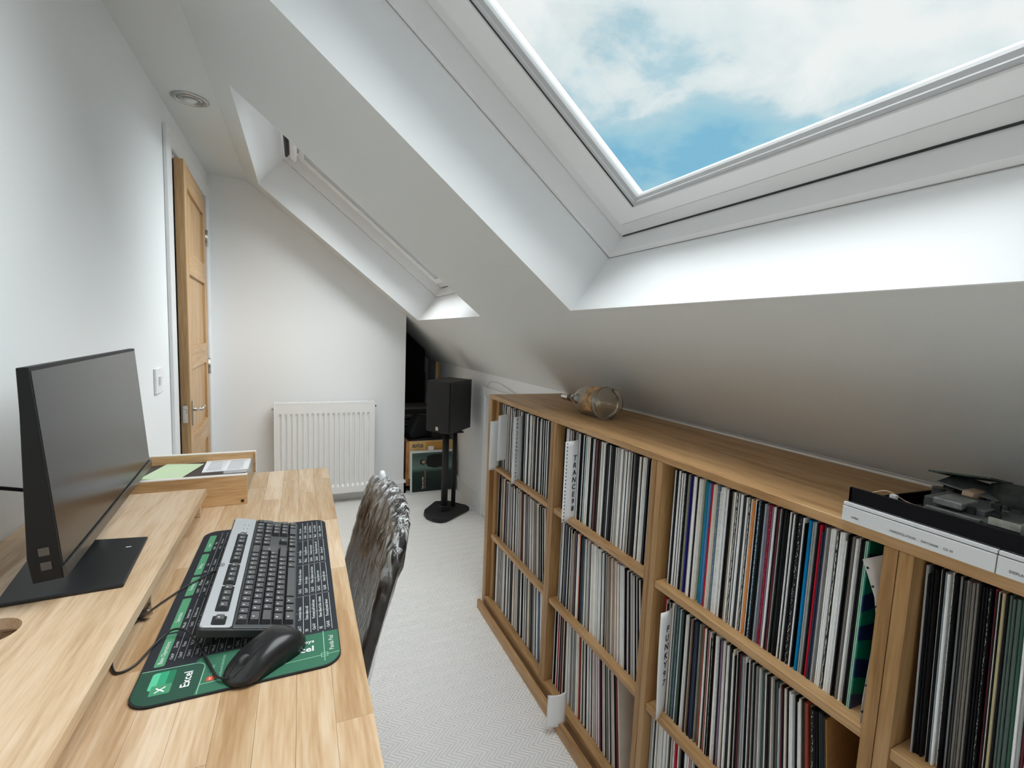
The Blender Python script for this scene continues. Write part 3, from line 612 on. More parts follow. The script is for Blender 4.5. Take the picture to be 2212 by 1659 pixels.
# ---- paper index tabs standing out of the rows
TABS = []
def tab(label, p0, p1, z0, z1, writing=None, size=.03, holes=False, flop=0, split=None, curl=.006):
    """sheet standing out of the row between p0 (outer edge) and p1 (at the sleeves)"""
    a = Vector((*p0, 0)); b = Vector((*p1, 0)); d = b-a; L = d.length; d.normalize(); nrm = Vector((d.y, -d.x, 0))
    if nrm.y > 0: nrm = -nrm
    bm = bm_new(); g = []
    nz = 14
    for i in range(nz+1):
        u = i/nz; z = z0+(z1-z0)*u; row = []
        for j in range(7):
            v = j/6; off = curl*math.sin(v*math.pi)*(.6+.4*u) + flop*(1-v)**1.5*(1-u)**2
            q = a + d*(L*v) + nrm*off
            row.append(bm.verts.new((q.x, q.y, z + (.004*(1-v)*(1 if i == nz else 0))*-1)))
        g.append(row)
    for p, q in zip(g, g[1:]):
        for j in range(6): bm.faces.new((p[j], p[j+1], q[j+1], q[j])).smooth = True
    o = obj('paper_tab', bm, PAPER, label=label, cat='paper label', group='paper index tabs between the records')
    sm = o.modifiers.new('t', 'SOLIDIFY'); sm.thickness = .0006
    R = Matrix((( d.x, 0, -nrm.x*-1, 0), (d.y, 0, -nrm.y*-1, 0), (0, 1, 0, 0), (0, 0, 0, 1)))
    R = Matrix(((d.x, 0, nrm.x, 0), (d.y, 0, nrm.y, 0), (0, 1, 0, 0), (0, 0, 0, 1)))
    def at(v, z): return Matrix.Translation(a + d*(L*v) + nrm*(curl+.0016) + Vector((0, 0, z))) @ R
    if writing:
        zt, zb = writing[1], writing[2]; s_ = writing[0]
        for i, ch in enumerate(s_):
            if ch == ' ': continue
            z = zt + (zb-zt)*i/(len(s_)-1)
            text(ch, size, INK, o, at(writing[3], z) @ Matrix.Rotation(random.uniform(-.15, .15), 4, 'Z'), 'handwriting', 'CENTER', local=True, sx=1.0, bold=size*.02)
    if holes:
        bm = bm_new()
        for i in range(22):
            z = z0+.01+(z1-z0-.02)*i/21; c = at(.09, z).translation; cyl(bm, c - nrm*.0045, c - nrm*.0005+nrm*.0, .0017, n=8)
        part('punched_holes', bm, INK, o)
    return o
tab('white ring-punched paper tab lettered TRANCE 98 in the second bay', (.846, 1.392), (.922, 1.407), .776, 1.074, ('TRANCE98', 1.008, .822, .58), .026, True, curl=.004)
tab('white curled paper tab lettered FUNKY 97 in the third bay middle row', (.862, .893), (.914, .905), .437-.012, .726, ('FUNKY97', .672, .518, .5), .024, flop=.01)
tab('white paper tab with a long handwritten title, far bay top row', (.862, 1.868), (.934, 1.892), .770, 1.078, ('EARLYTRANCE92/97', 1.062, .800, .22), .0165)
tab('blank white paper sheet nearer the end panel, far bay top row', (.852, 2.02), (.93, 2.045), .836, 1.060, curl=.004)
tab('blank white paper slip sticking out beside the end panel, far bay top row', (.838, 2.088), (.905, 2.11), .772, 1.02, curl=.008)
o = tab('blank folded white paper hanging over the plinth at the second bay', (.800, 1.345), (.872, 1.335), .035, .165, curl=.010)

# ================================================================== glass bottle on the shelf top
bp_ = Vector((1.058, 1.425, ZT+.062)); ax_ = Vector((-.01, 1, -.05)).normalized()
t = thing('glass_bottle', 'large clear glass bottle lying on its side on the shelving top', 'bottle', (1.058, 1.55, ZT))
rotq = Vector((0, 0, 1)).rotation_difference(ax_).to_matrix().to_4x4()
MB_ = Matrix.Translation(bp_) @ rotq
GL = M('bottle_glass', (.93, .91, .86), .03, trans=1, ior=1.45)
bm = bm_new()
lathe(bm, [(.001, .006), (.030, .004), (.044, .000), (.054, .003), (.060, .012), (.0605, .03), (.0605, .150), (.058, .172), (.048, .196), (.032, .214), (.019, .226), (.0165, .240), (.0165, .272), (.019, .274), (.019, .284),
           (.0145, .284), (.0135, .272), (.0135, .240), (.016, .228), (.028, .216), (.044, .197), (.053, .172), (.0555, .150), (.0555, .03), (.054, .018), (.040, .012), (.001, .014)], MB_, 40)
part('bottle_body', bm, GL, t)
bm = bm_new(); lathe(bm, [(.0605, .028), (.0625, .032), (.0625, .040), (.0605, .044)], MB_, 40); part('rib', bm, GL, t)
bm = bm_new(); lathe(bm, [(.0001, .240), (.0130, .241), (.0132, .300), (.0001, .300)], MB_, 20); part('stopper', bm, M('cork_dark', (.18, .10, .05), .7), t)
bm = bm_new(); lathe(bm, [(.0001, .300), (.0140, .300), (.0150, .303), (.0150, .345), (.0130, .350), (.0001, .350)], MB_, 24); part('cap', bm, M('brushed_aluminium_cap', (.72, .73, .74), .25, metal=1), t)
# amber label half way round
bm = bm_new(); rr = .0610; g = []
for i in range(15):
    th = -3.7 + 2.0*i/14
    g.append([bm.verts.new(MB_ @ Vector((rr*math.cos(th), rr*math.sin(th), z))) for z in (.052, .108)])
for p, q in zip(g, g[1:]): bm.faces.new((p[0], p[1], q[1], q[0])).smooth = True
part('label', bm, M('amber_label', (.45, .27, .12), .5, var=.55, vscale=45), t)

# ================================================================== opened disc player on the shelf top
cp = thing('disc_player', 'opened disc player with a white front and bare circuitry on the shelving top', 'disc player', (1.0, .26, ZT))
WH = M('player_white', (.70, .72, .73), .35)
PX = .868; PY1, PY0 = .486, .045; z0 = ZT+.001
bx('front_panel', WH, cp, PX, PX+.012, .2852, PY1, z0, z0+.026, bevel=.0006); bx('front_panel', WH, cp, PX, PX+.012, PY0, .2838, z0, z0+.026, bevel=.0006)
bx('front_lip', WH, cp, PX+.001, PX+.012, .2852, PY1, z0+.0275, z0+.033, bevel=.0005); bx('front_lip', WH, cp, PX+.001, PX+.012, PY0, .2838, z0+.0275, z0+.033, bevel=.0005)
bm = bm_new(); box(bm, PX+.006, PX+.011, PY0, PY1, z0+.001, z0+.033); part('panel_backing', bm, BLKM, cp)
CH = M('chassis_black', (.008, .007, .009), .5, spec=.12)
bm = bm_new(); H = z0+.058
box(bm, PX+.012, 1.20, PY0, PY1-.001, z0, z0+.004); box(bm, PX+.012, PX+.018, PY0, PY1-.001, z0, H); box(bm, 1.194, 1.20, PY0, PY1-.001, z0, H-.02)
prism(bm, [(PX+.012, z0), (1.2, z0), (1.2, H-.034), (PX+.06, H-.024), (PX+.012, H)], PY1-.006, PY1-.001); box(bm, PX+.012, 1.2, PY0, PY0+.005, z0, H-.02)
part('chassis', bm, CH, cp, bevel=.0006)
bm = bm_new(); prism(bm, [(PX+.018, H-.004), (PX+.05, H-.012), (PX+.05, H-.016), (PX+.018, H-.010)], PY0+.006, PY1-.008); part('front_rail', bm, M('rail_dark', (.05, .045, .05), .5), cp)
R_ = Matrix(((0, 0, -1, 0), (-1, 0, 0, 0), (0, 1, 0, 0), (0, 0, 0, 1)))   # text on a face looking towards -x, reading towards -y
for s_, y, z, sz in (('OPEN', .471, z0+.0095, .0052), ('NAKEVOLUTION', .412, z0+.0095, .0052), ('DIATONAR', .3700, z0+.0095, .0048), ('CD 30', .3425, z0+.0095, .0048), ('DISPLAY', .271, z0+.0095, .0052)):
    text(s_, sz, bpy.data.materials.get('grey_print') or M('grey_print', (.05, .05, .055), .5), cp, Matrix.Translation((PX-.0004, y, z)) @ R_, local=False, bold=.00006, sx=.88)
PCB = M('circuit_board', (.025, .045, .035), .45, var=.6, vscale=60); TIN = M('tin_plate', (.30, .31, .30), .45, metal=.6, var=.3, vscale=50); STK = M('sticker', (.48, .48, .42), .6, var=.3, vscale=120)
COP = M('bare_wire', (.62, .44, .30), .4)
bx('circuit_board', PCB, cp, PX+.055, 1.18, PY0+.01, .44, z0+.020, z0+.0225)
bm = bm_new(); box(bm, .955, 1.06, .16, .40, z0+.0225, z0+.045); box(bm, .975, 1.05, .34, .42, z0+.0225, z0+.055); part('disc_drive', bm, M('drive_grey', (.09, .095, .095), .5, var=.3, vscale=40), cp, bevel=.002)
bx('screening_can', TIN, cp, .947, .955, .335, .405, z0+.030, z0+.046, bevel=.001); bx('screening_can', TIN, cp, .957, 1.01, .362, .40, z0+.05, z0+.061, bevel=.002); bx('screening_can', TIN, cp, .935, .96, .262, .287, z0+.035, z0+.060, bevel=.001)
bx('sticker', STK, cp, .9525, .9545, .285, .328, z0+.043, z0+.054); bx('sticker', STK, cp, .9335, .9345, .264, .276, z0+.040, z0+.058)
for i in range(9):
    a = .30 + .018*i; r = .005 + .003*((i*7) % 3)
    bm = bm_new(); cyl(bm, (1.09+.02*math.sin(i*2.3), a, z0+.0225), (1.09+.02*math.sin(i*2.3), a, z0+.045+.01*((i*5) % 3)/2), r, n=12); part('capacitor', bm, BLKP, cp)
bm = bm_new(); box(bm, .97, 1.02, .18, .255, z0+.045, z0+.066); part('transformer', bm, M('transformer_dark', (.035, .02, .022), .5, var=.3, vscale=60), cp, bevel=.004)
bm = bm_new()
for i in range(7): box(bm, 1.03+.008*i, 1.032+.008*i, .20, .27, z0+.0225, z0+.062)
part('heat_sink', bm, M('heat_sink', (.05, .055, .055), .5), cp)
def tiltbox(x0, x1, y0, y1, z0_, z1_, ry, rx):
    c = Vector(((x0+x1)/2, (y0+y1)/2, (z0_+z1_)/2)); return Matrix.Translation(c) @ Matrix.Rotation(ry, 4, 'Y') @ Matrix.Rotation(rx, 4, 'X') @ Matrix.Translation(-c)
for args, mt in (((1.06, 1.15, .37, .455, z0+.076, z0+.079, .2, -.12), PCB), ((1.07, 1.14, .36, .445, z0+.060, z0+.063, -.1, .1), TIN), ((1.09, 1.16, .26, .36, z0+.055, z0+.059, .25, .05), PCB), ((1.05, 1.09, .385, .40, z0+.045, z0+.062, 0, .1), COP)):
    bm = bm_new(); box(bm, *args[:6], mat=tiltbox(*args)); part('loose_board', bm, mt, cp)
rc = random.Random(17)
for nm, mt, cnt, zt in (('small_components', M('component_grey', (.16, .16, .15), .5, var=.5, vscale=150), 46, .012), ('small_components', COP, 14, .006), ('small_components', WH, 8, .005), ('small_components', BLKM, 40, .018)):
    bm = bm_new()
    for i in range(cnt):
        cx, cy = rc.uniform(.93, 1.16), rc.uniform(.06, .43); w_, l_, h_ = rc.uniform(.002, .008), rc.uniform(.003, .012), rc.uniform(.003, zt)
        zb = z0+.0225 if not (.955 < cx < 1.06 and .16 < cy < .40) else z0+.045
        box(bm, cx, cx+w_, cy, cy+l_, zb, zb+h_)
    part(nm, bm, mt, cp, kind='stuff')
bm = bm_new(); cyl(bm, (1.10, .35, z0+.0225), (1.10, .35, z0+.078), .03, n=6); part('component_stack', bm, M('stack_dark', (.03, .035, .03), .6, var=.5, vscale=90), cp)
for pts in ([(.89, .462, H-.006), (.905, .44, H+.004), (.93, .42, H-.012), (.96, .40, H-.020)], [(.892, .44, H-.008), (.893, .38, H-.011), (.892, .30, H-.012), (.893, .22, H-.012), (.893, .12, H-.012)],
            [(.895, .25, H-.012), (.90, .243, H+.004), (.92, .235, H+.006), (.95, .23, H-.002)], [(.895, .243, H-.012), (.90, .236, H+.003), (.92, .228, H+.004), (.95, .222, H-.003)]):
    bm = bm_new(); tube(bm, pts, .0009, n=6); part('wire', bm, COP, cp)
bm = bm_new(); box(bm, .900, .908, .425, .434, H-.006, H+.001); part('connector', bm, WH, cp)

# ================================================================== desk
DT = .935
dk = thing('desk', 'light wooden desk with a block-laminated beech top along the wall', 'desk', (-.26, .8, 0))
rnd = random.Random(21); xw = .0462; x1 = .085; i = 0
while x1 > -.604:
    x0_ = max(x1-xw, -.605)
    y = 1.764; first = True
    while y > -.30:
        Ln = rnd.uniform(.09, .30) if first else rnd.uniform(.22, .46); first = False
        ya = max(y-Ln, -.30)
        bm = bm_new(); g = .00015
        box(bm, x0_+g, x1-g, ya+g, y-g, DT-.030, DT - rnd.uniform(0, .00012))
        o = part('stave', bm, BEECH, dk); y = ya
        # own origin so that each block gets its own cut of timber
    x1 -= xw; i += 1
for lx in (-.56, .02):
    for ly in (-.2, 1.66): bx('leg', SHELFZ, dk, lx, lx+.055, ly, ly+.055, 0, DT-.03, bevel=.003)
for lx in (-.55, .035): bx('apron', SHELFY, dk, lx, lx+.022, -.145, 1.66, DT-.12, DT-.03)
# monitor riser
RZ = 1.002
rs = thing('monitor_riser', 'low oak-veneer riser shelf on the desk under the monitor', 'riser', (-.34, .6, DT))
bm = bm_new()
hc, hr = Vector((-.392, .828)), .036
# board with a round cable hole
outer = [(-.226, -.28), (-.226, 1.408), (-.452, 1.408), (-.452, -.28)]
circ = [(hc.x+hr*math.cos(-t_), hc.y+hr*math.sin(-t_)) for t_ in [2*math.pi*k/32 for k in range(32)]]
def plate(bm, z, flip):
    o_ = [bm.verts.new((*p, z)) for p in outer]; c_ = [bm.verts.new((*p, z)) for p in circ]
    # connect corners to circle quadrants
    def ang(p): return math.atan2(p[1]-hc.y, p[0]-hc.x)
    idx = []
    for p in outer: idx.append(min(range(32), key=lambda k: abs(math.atan2(math.sin(ang(circ[k])-ang(p)*0-0), math.cos(ang(circ[k])))-0) if False else abs(math.remainder(ang(circ[k])-{0: -math.pi/4, 1: math.pi/4, 2: 3*math.pi/4, 3: -3*math.pi/4}[outer.index(p)], 2*math.pi))))
    for q in range(4):
        a, b = idx[q], idx[(q+1) % 4]; ring_ = [c_[a]]; k = a
        while k != b: k = (k-1) % 32; ring_.append(c_[k])
        bm.faces.new([o_[q], o_[(q+1) % 4]] + ring_[::-1])
    return o_, c_
o1, c1 = plate(bm, RZ, 0); o2, c2 = plate(bm, RZ-.017, 1)
for k in range(4): bm.faces.new((o1[k], o1[(k+1) % 4], o2[(k+1) % 4], o2[k]))
for k in range(32): bm.faces.new((c1[k], c1[(k+1) % 32], c2[(k+1) % 32], c2[k]))
part('board', bm, RISER, rs)
for y in (.958, .44, 1.39): bx('support', RISER, rs, -.430, -.238, y-.008, y+.010, DT+.0006, RZ-.017, bevel=.0008)
# letter tray
ty = thing('letter_tray', 'oak veneer letter tray with pale edges standing beyond the monitor', 'letter tray', (-.29, 1.6, DT))
EDG = M('pale_edge_band', (.80, .76, .70), .4)
bx('front_board', TRAYW, ty, -.52, -.139, 1.454, 1.468, DT+.0006, 1.017); bx('edge_strip', EDG, ty, -.52, -.138, 1.4535, 1.4685, 1.017, 1.0195)
bx('back_board', TRAYW, ty, -.52, -.142, 1.768, 1.780, DT+.0006, 1.004+.003); bx('edge_strip', EDG, ty, -.52, -.141, 1.7675, 1.7805, 1.007, 1.0095)
bx('edge_strip', EDG, ty, -.142, -.1405, 1.7675, 1.7805, DT+.0006, 1.0068); bx('tray_floor', TRAYW, ty, -.52, -.15, 1.468, 1.768, DT+.0008, DT+.006)
ACR = glass('clear_acrylic', (.93, .94, .94), .03)
bx('acrylic_end', ACR, ty, -.148, -.145, 1.468, 1.768, DT+.001, 1.0)
bm = bm_new(); cyl(bm, (-.150, 1.4545, DT+.010), (-.150, 1.4532, DT+.010), .0042, n=16); part('screw_hole', bm, BLKM, ty)
def sheet(name, label, cat, c, w, l, rz, z0_, z1_, mat, tilt=0, rise=0):
    bm = bm_new(); box(bm, -w/2, w/2, -l/2, l/2, 0, z1_-z0_)
    M4 = Matrix.Translation((c[0], c[1], z0_)) @ Matrix.Rotation(rz, 4, 'Z') @ Matrix.Rotation(tilt, 4, 'X') @ Matrix.Rotation(rise, 4, 'Y')
    bmesh.ops.transform(bm, matrix=M4, verts=bm.verts); return obj(name, bm, mat, label=label, cat=cat)
def pt(x, y, z, b): return Vector((x, y, z))
sheet('notebook', 'dark brown notebook lying in the letter tray under the papers', 'notebook', (-.325, 1.66), .21, .19, .06, .975, .984, M('notebook_brown', (.045, .03, .028), .5))
bx('box_file', M('box_dark', (.04, .035, .035), .6), None, -.50, -.17, 1.49, 1.75, DT+.0065, .9745, label='low dark box filling the letter tray beneath the notebook', cat='box')
sheet('sticky_note', 'pale green sheet of note paper on top of the letter tray', 'note paper', (-.352, 1.665), .105, .16, -.22, .9850, .9858, M('pale_green_paper', (.55, .68, .45), .6), rise=-.0)
sheet('note_pad', 'white printed pad of paper in the open end of the letter tray', 'note pad', (-.215, 1.70), .125, .135, .05, .9755, .9855, M('printed_paper', (.80, .80, .82), .6))
o = bpy.data.objects['note_pad']
bm = bm_new()
for i in range(16):
    for j in range(2): box(bm, -.27+.055*j+.004, -.27+.055*j+.045+.006*math.sin(i*3+j), 1.643+.0072*i, 1.6445+.0072*i, .9857, .9859)
part('printed_lines', bm, M('print_grey', (.35, .35, .37), .6), o)

# ================================================================== monitor
yw, tl_ = .072, .078
Wd = Vector((-math.sin(yw), math.cos(yw), 0)); Bd = Vector((-math.cos(yw)*math.sin(tl_), -math.sin(yw)*math.sin(tl_), math.cos(tl_))); Nd = Wd.cross(Bd)
B0 = Vector((-.3235, .873, 1.0455)); MW, MH = .641, .315
MM = Matrix(((Wd.x, Bd.x, Nd.x, B0.x), (Wd.y, Bd.y, Nd.y, B0.y), (Wd.z, Bd.z, Nd.z, B0.z), (0, 0, 0, 1)))
mo = thing('monitor', 'black flat-screen monitor, switched off, on the riser', 'monitor', (0, 0, 0), mat=Matrix.Translation((-.36, 1.15, RZ)))
def mp_(name, mat, x0, x1, y0, y1, z0_, z1_, **k):
    bm = bm_new(); box(bm, x0, x1, y0, y1, z0_, z1_, mat=MM); return part(name, bm, mat, mo, **k)
MBZ = M('monitor_black', (.008, .009, .010), .45, spec=.3)
bm = bm_new(); prism(bm, [(0, 0), (MH, 0), (MH, -.013), (MH*.8, -.017), (MH*.12, -.036), (0, -.034)], 0, MW, 'x')
bmesh.ops.transform(bm, matrix=MM, verts=bm.verts); part('casing', bm, MBZ, mo, bevel=.0015)
scr, t_, b_ = new_mat('screen_glass'); b_.inputs['Base Color'].default_value = (.012, .012, .013, 1); b_.inputs['Roughness'].default_value = .20; b_.inputs['Specular IOR Level'].default_value = .75
mp_('screen', scr, .006, MW-.006, .020, MH-.006, 0, .0006)
mp_('bottom_bezel', M('bezel_gloss', (.05, .045, .04), .22), 0, MW, 0, .018, .0, .004, bevel=.001)
mp_('rear_housing', MBZ, .10, MW-.10, .03, MH-.09, -.050, -.020, bevel=.012)
for y_ in (.018, .040): mp_('port', M('port_metal', (.10, .10, .10), .35, metal=.6), -.0014, .0, y_, y_+.012, -.022, -.010)
bm = bm_new(); box(bm, -.395, -.365, 1.085, 1.145, RZ+.006, 1.20); part('stand_post', bm, MBZ, mo, bevel=.004)
bm = bm_new(); prism(bm, [(-.262, .905), (-.277, 1.100), (-.449, 1.128), (-.412, .895)], RZ+.0008, RZ+.0065, 'z'); part('stand_base', bm, M('stand_plate', (.020, .021, .022), .38, spec=.35), mo, bevel=.002)
bm = bm_new(); box(bm, -.30, -.292, 1.055, 1.058, RZ+.0066, RZ+.0069); part('sticker', bm, WH, mo)
bm = bm_new(); tube(bm, [(-.605, .93, 1.15), (-.56, .99, 1.155), (-.50, 1.05, 1.145), (-.45, 1.11, 1.115), (-.425, 1.16, 1.09)], .0035); obj('power_cable', bm, BLKP, label='black cable curving from the wall to the back of the monitor', cat='cable')

# ================================================================== desk mat
mx0, my0, MWd, MLn = -.2075, .6905, .262, .576
mat_ = thing('desk_mat', 'dark spreadsheet-shortcut desk mat with green headings under the keyboard', 'desk mat', (mx0, my0, DT+.0004))
def rrect(w, h, r, n=8, x=0, y=0):
    P = []
    for cx, cy, a in ((w-r, r, -90), (w-r, h-r, 0), (r, h-r, 90), (r, r, 180)):
        for k in range(n+1): t_ = math.radians(a+90*k/n); P.append((x+cx+r*math.cos(t_), y+cy+r*math.sin(t_)))
    return P
def layer(name, pts, z0_, z1_, mat, parent=mat_):
    bm = bm_new(); prism(bm, pts, z0_, z1_, 'z'); return part(name, bm, mat, parent, local=True)
FAB = M('mat_black_fabric', (.018, .021, .028), .8, bump=.3, bscale=900); EDGE = M('mat_rubber_edge', (.02, .02, .022), .8)
layer('mat_base', rrect(MWd, MLn, .028), 0, .0028, EDGE)
layer('mat_surface', rrect(MWd-.003, MLn-.003, .0265, x=.0015, y=.0015), .0028, .0031, FAB)
GRN = M('mat_green', (.028, .105, .062), .8, bump=.3, bscale=900); GR2 = M('mat_mid_green', (.032, .135, .078), .8); PILL = M('mat_heading_green', (.085, .30, .16), .75); GDK = M('mat_dark_green', (.018, .07, .045), .8)
LINE = M('mat_print_white', (.66, .70, .68), .7); LGR = M('mat_print_pale_green', (.30, .55, .40), .7)
band = [(.0015, .073), (.0015, .030)] + [(.030-.0285*math.cos(a_), .030-.0285*math.sin(a_)) for a_ in [math.radians(9*k) for k in range(1, 11)]] + [(MWd-.030+.0285*math.sin(a_), .030-.0285*math.cos(a_)) for a_ in [math.radians(9*k) for k in range(0, 11)]] + [(MWd-.0015, .084), (.072, .084), (.066, .073)]
layer('green_band', band, .0031, .0033, GR2)
dkb = [(.0016, .072), (.0016, .030)] + [(.030-.0284*math.cos(a_), .030-.0284*math.sin(a_)) for a_ in [math.radians(9*k) for k in range(1, 11)]] + [(.075, .0016), (.078, .03), (.079, .050)] + [(.067+.012*math.cos(a_), .055+.012*math.sin(a_)+.003) for a_ in [math.radians(15*k) for k in range(0, 7)]]
layer('title_field', dkb, .0033, .0034, GDK)
# pale outline round the title field and long rule
def rule(bm, pts, w, z=.00345):
    for p, q in zip(pts, pts[1:]):
        p = Vector(p); q = Vector(q); d_ = (q-p).normalized(); n_ = Vector((-d_.y, d_.x))*w/2
        v = [bm.verts.new((*c, z)) for c in (p+n_-d_*w*.4, p-n_-d_*w*.4, q-n_+d_*w*.4, q+n_+d_*w*.4)]; bm.faces.new(v)
bm = bm_new(); rule(bm, [(.003, .0735), (.066, .0705)] + [(.067+.0125*math.cos(a_), .0585+.012*math.sin(a_)) for a_ in [math.radians(90-15*k) for k in range(0, 7)]] + [(.079, .04), (.078, .003)], .0011)
rule(bm, [(.079, .021), (.238, .026), (.259, .027)], .0010); rule(bm, [(.2385, .012), (.2385, .086)], .0010)
rule(bm, [(.234, .0215), (.243, .0215), (.243, .0305), (.234, .0305), (.234, .0215)], .0009)
part('border_rule', bm, LGR, mat_, local=True)
RU = Matrix.Rotation(math.pi/2, 4, 'Z')
def mt_(s_, x, y, size, rot=True, mat=LINE, bold=0, name='lettering', align='LEFT', z=.0036, sx=1): return text(s_, size, mat, mat_, Matrix.Translation((x, y, z)) @ (RU if rot else Matrix.Identity(4)), name, align, bold, sx=sx)
mt_('Excel', .0615, .022, .0150, True, M('mat_title_white', (.85, .87, .86), .7), .0002, sx=1.05)
WT = bpy.data.materials['mat_title_white']
mt_('PC', .0905, .0265, .0050, True, WT, name='lettering'); bm = bm_new(); prism(bm, rrect(.010, .009, .003, x=.0855, y=.0245), .0033, .00345, 'z'); part('red_badge', bm, M('mat_red', (.62, .07, .03), .7), mat_, local=True)
mt_('for work', .0905, .0355, .0062, True, LGR); mt_('keyboard shortcuts', .1015, .028, .0062, True, LGR); mt_('for', .112, .026, .0056, False, LGR)
mt_('Shortcut Keys', .2250, .0645, .0110, False, WT, .0001, align='RIGHT'); mt_('Excel', .2245, .046, .0178, False, WT, .0003, align='RIGHT')
mt_('Panda Pad', .2495, .034, .0095, True, LINE, sx=.95)
# spreadsheet emblem
em = [((.016, .036), (.030, .036, .062), (.10, .62, .36)), ]
def quad(x0, x1, y0, y1, mat, r=.003, z=.0035, nm='emblem_tile'): layer(nm, rrect(x1-x0, y1-y0, min(r, (x1-x0)/2.1, (y1-y0)/2.1), 4, x0, y0), z-.0001, z, mat)
E1 = M('emblem_light', (.10, .52, .30), .7); E2 = M('emblem_mid', (.03, .33, .17), .7); E3 = M('emblem_dark', (.015, .18, .09), .7); E4 = M('emblem_front', (.06, .27, .14), .7)
quad(.0175, .032, .030, .0655, E1, .004); quad(.0265, .0365, .037, .066, E2, .001, .00352); quad(.0345, .0450, .037, .066, E3, .003, .00351); quad(.0215, .0450, .0185, .0385, E4, .002, .00356)
mt_('X', .0335, .0225, .0150, True, WT, .0003, z=.0037)
# headings
for s_, a, b in (('Basic Operations', .080, .160), ('Selection', .165, .268), ('Formatting', .277, .348), ('Editing', .357, .450), ('Insert', .462, .548)):
    layer('heading_pill', rrect(.0130, b-a, .0028, 4, .0135, a), .0031, .0034, PILL); mt_(s_, .0200, a+(b-a)*(.07 if len(s_) > 12 else .27), .0082, True, WT, sx=.95)
words_ = 'Copy,Paste,Cut,Undo,Redo,Select all,Save as,Print,Find,Replace,New sheet,Close file,Fill down,Fill right,Go to cell,Open,Bold text,Italic,Hide row,Hide column,Sum,Filter,Sort,Zoom,Insert row,Delete row,Next sheet,Format cell,Percent,Currency,Add border,Comment,Date,Time,Name cell,Refresh'.split(',')
combos = ['Ctrl-'+c for c in 'CVXZYASPFHNWDRGOBIKLTU'] + ['F2', 'F4', 'F5', 'F9', 'Alt-Q', 'Shift-F3', 'Win-E', 'Win-L', 'Win-D']
bm = bm_new(); rk = random.Random(8); secs = [(.086, .160), (.166, .268), (.277, .348), (.357, .450), (.462, .560)]
cols = [.031, .0415, .052, .0625, .073, .0835, .094, .1045, .115, .1255, .136, .1465, .157, .1675, .178, .1885]
allrows = [c for c in cols if c < .085 or c > .10]
for c in cols:
    rule(bm, [(c+.006, .088), (c+.006, .262)], .00045); rule(bm, [(c+.006, .268), (c+.006, .352)], .00045); rule(bm, [(c+.006, .358), (c+.006, .558)], .00045)
rc = [.2040, .2150, .2258, .2366, .2474]
for c in rc:
    for a, b in ((.090, .205), (.212, .330), (.338, .452), (.460, .562)): rule(bm, [(c+.0055, a), (c+.0055, b)], .0006)
for b in (.205, .330, .452): rule(bm, [(.198, b), (.252, b+.003)], .0005)
for b in (.150, .27, .395): rule(bm, [(.198, b), (.254, b)], .0004)
part('table_rules', bm, LINE, mat_, local=True)
def join_text(items, name, mat):
    """many small words printed as one flat layer"""
    bmj = bm_new()
    for s_, x, y, size in items:
        cu = bpy.data.curves.new('t', 'FONT'); cu.body = s_; cu.size = size; cu.align_y = 'CENTER'; cu.resolution_u = 1; cu.offset = .00008
        to = bpy.data.objects.new('t', cu); COL.objects.link(to); me = bpy.data.meshes.new_from_object(to); bpy.data.objects.remove(to)
        me.transform(Matrix.Translation((x, y, .0036)) @ RU); bmj.from_mesh(me); bpy.data.meshes.remove(me)
    return part(name, bmj, mat, mat_, local=True)
its = []
for ci, c in enumerate(cols):
    if .095 < c and c < .19:
        its.append((rk.choice(combos), c+.001, .092, .0062)); continue
    for a, b in secs:
        its.append((rk.choice(combos), c+.001, a+.006, .0058)); its.append((rk.choice(words_), c+.001, a+.034, .0062))
for c in rc:
    for a in (.094, .216, .342, .464):
        its.append((rk.choice(combos), c, a, .0072)); its.append((rk.choice(words_)+' '+rk.choice(words_).lower(), c, a+.034, .0070))
join_text(its, 'shortcut_lettering', LINE)

# ================================================================== keyboard
KL, KD = .443, .1365
ko = Vector((-.0085, .773, .9535)); kt = math.atan2(.030, .131)
MK_ = Matrix(((0, -math.cos(kt), math.sin(kt), ko.x), (1, 0, 0, ko.y), (0, math.sin(kt), math.cos(kt), ko.z), (0, 0, 0, 1)))
kb = thing('keyboard', 'wired computer keyboard, black keys with a silver strip, on the desk mat', 'keyboard', (0, 0, 0), mat=MK_)
KBL = M('keyboard_black', (.030, .031, .033), .42); KTR = M('keyboard_tray', (.075, .078, .08), .45); SIL = M('keyboard_silver', (.47, .49, .51), .35, metal=.25)
bm = bm_new(); prism(bm, rrect(KL, KD, .008), -.0135, -.001, 'z'); part('case', bm, KBL, kb, local=True, bevel=.0015)
bm = bm_new(); prism(bm, [(.002, .002), (KL-.002, .002), (KL-.002, .090), (.002, .090)], -.001, .0008, 'z'); part('key_bed', bm, KTR, kb, local=True, bevel=.0008)
bm = bm_new(); prism(bm, rrect(KL-.006, KD-.0935, .006, x=.003, y=.0915), -.001, .0022, 'z'); part('silver_strip', bm, SIL, kb, local=True, bevel=.001)
def wells():
    U0 = .018 + .0
    return U0
U = .01845; X0 = .0105
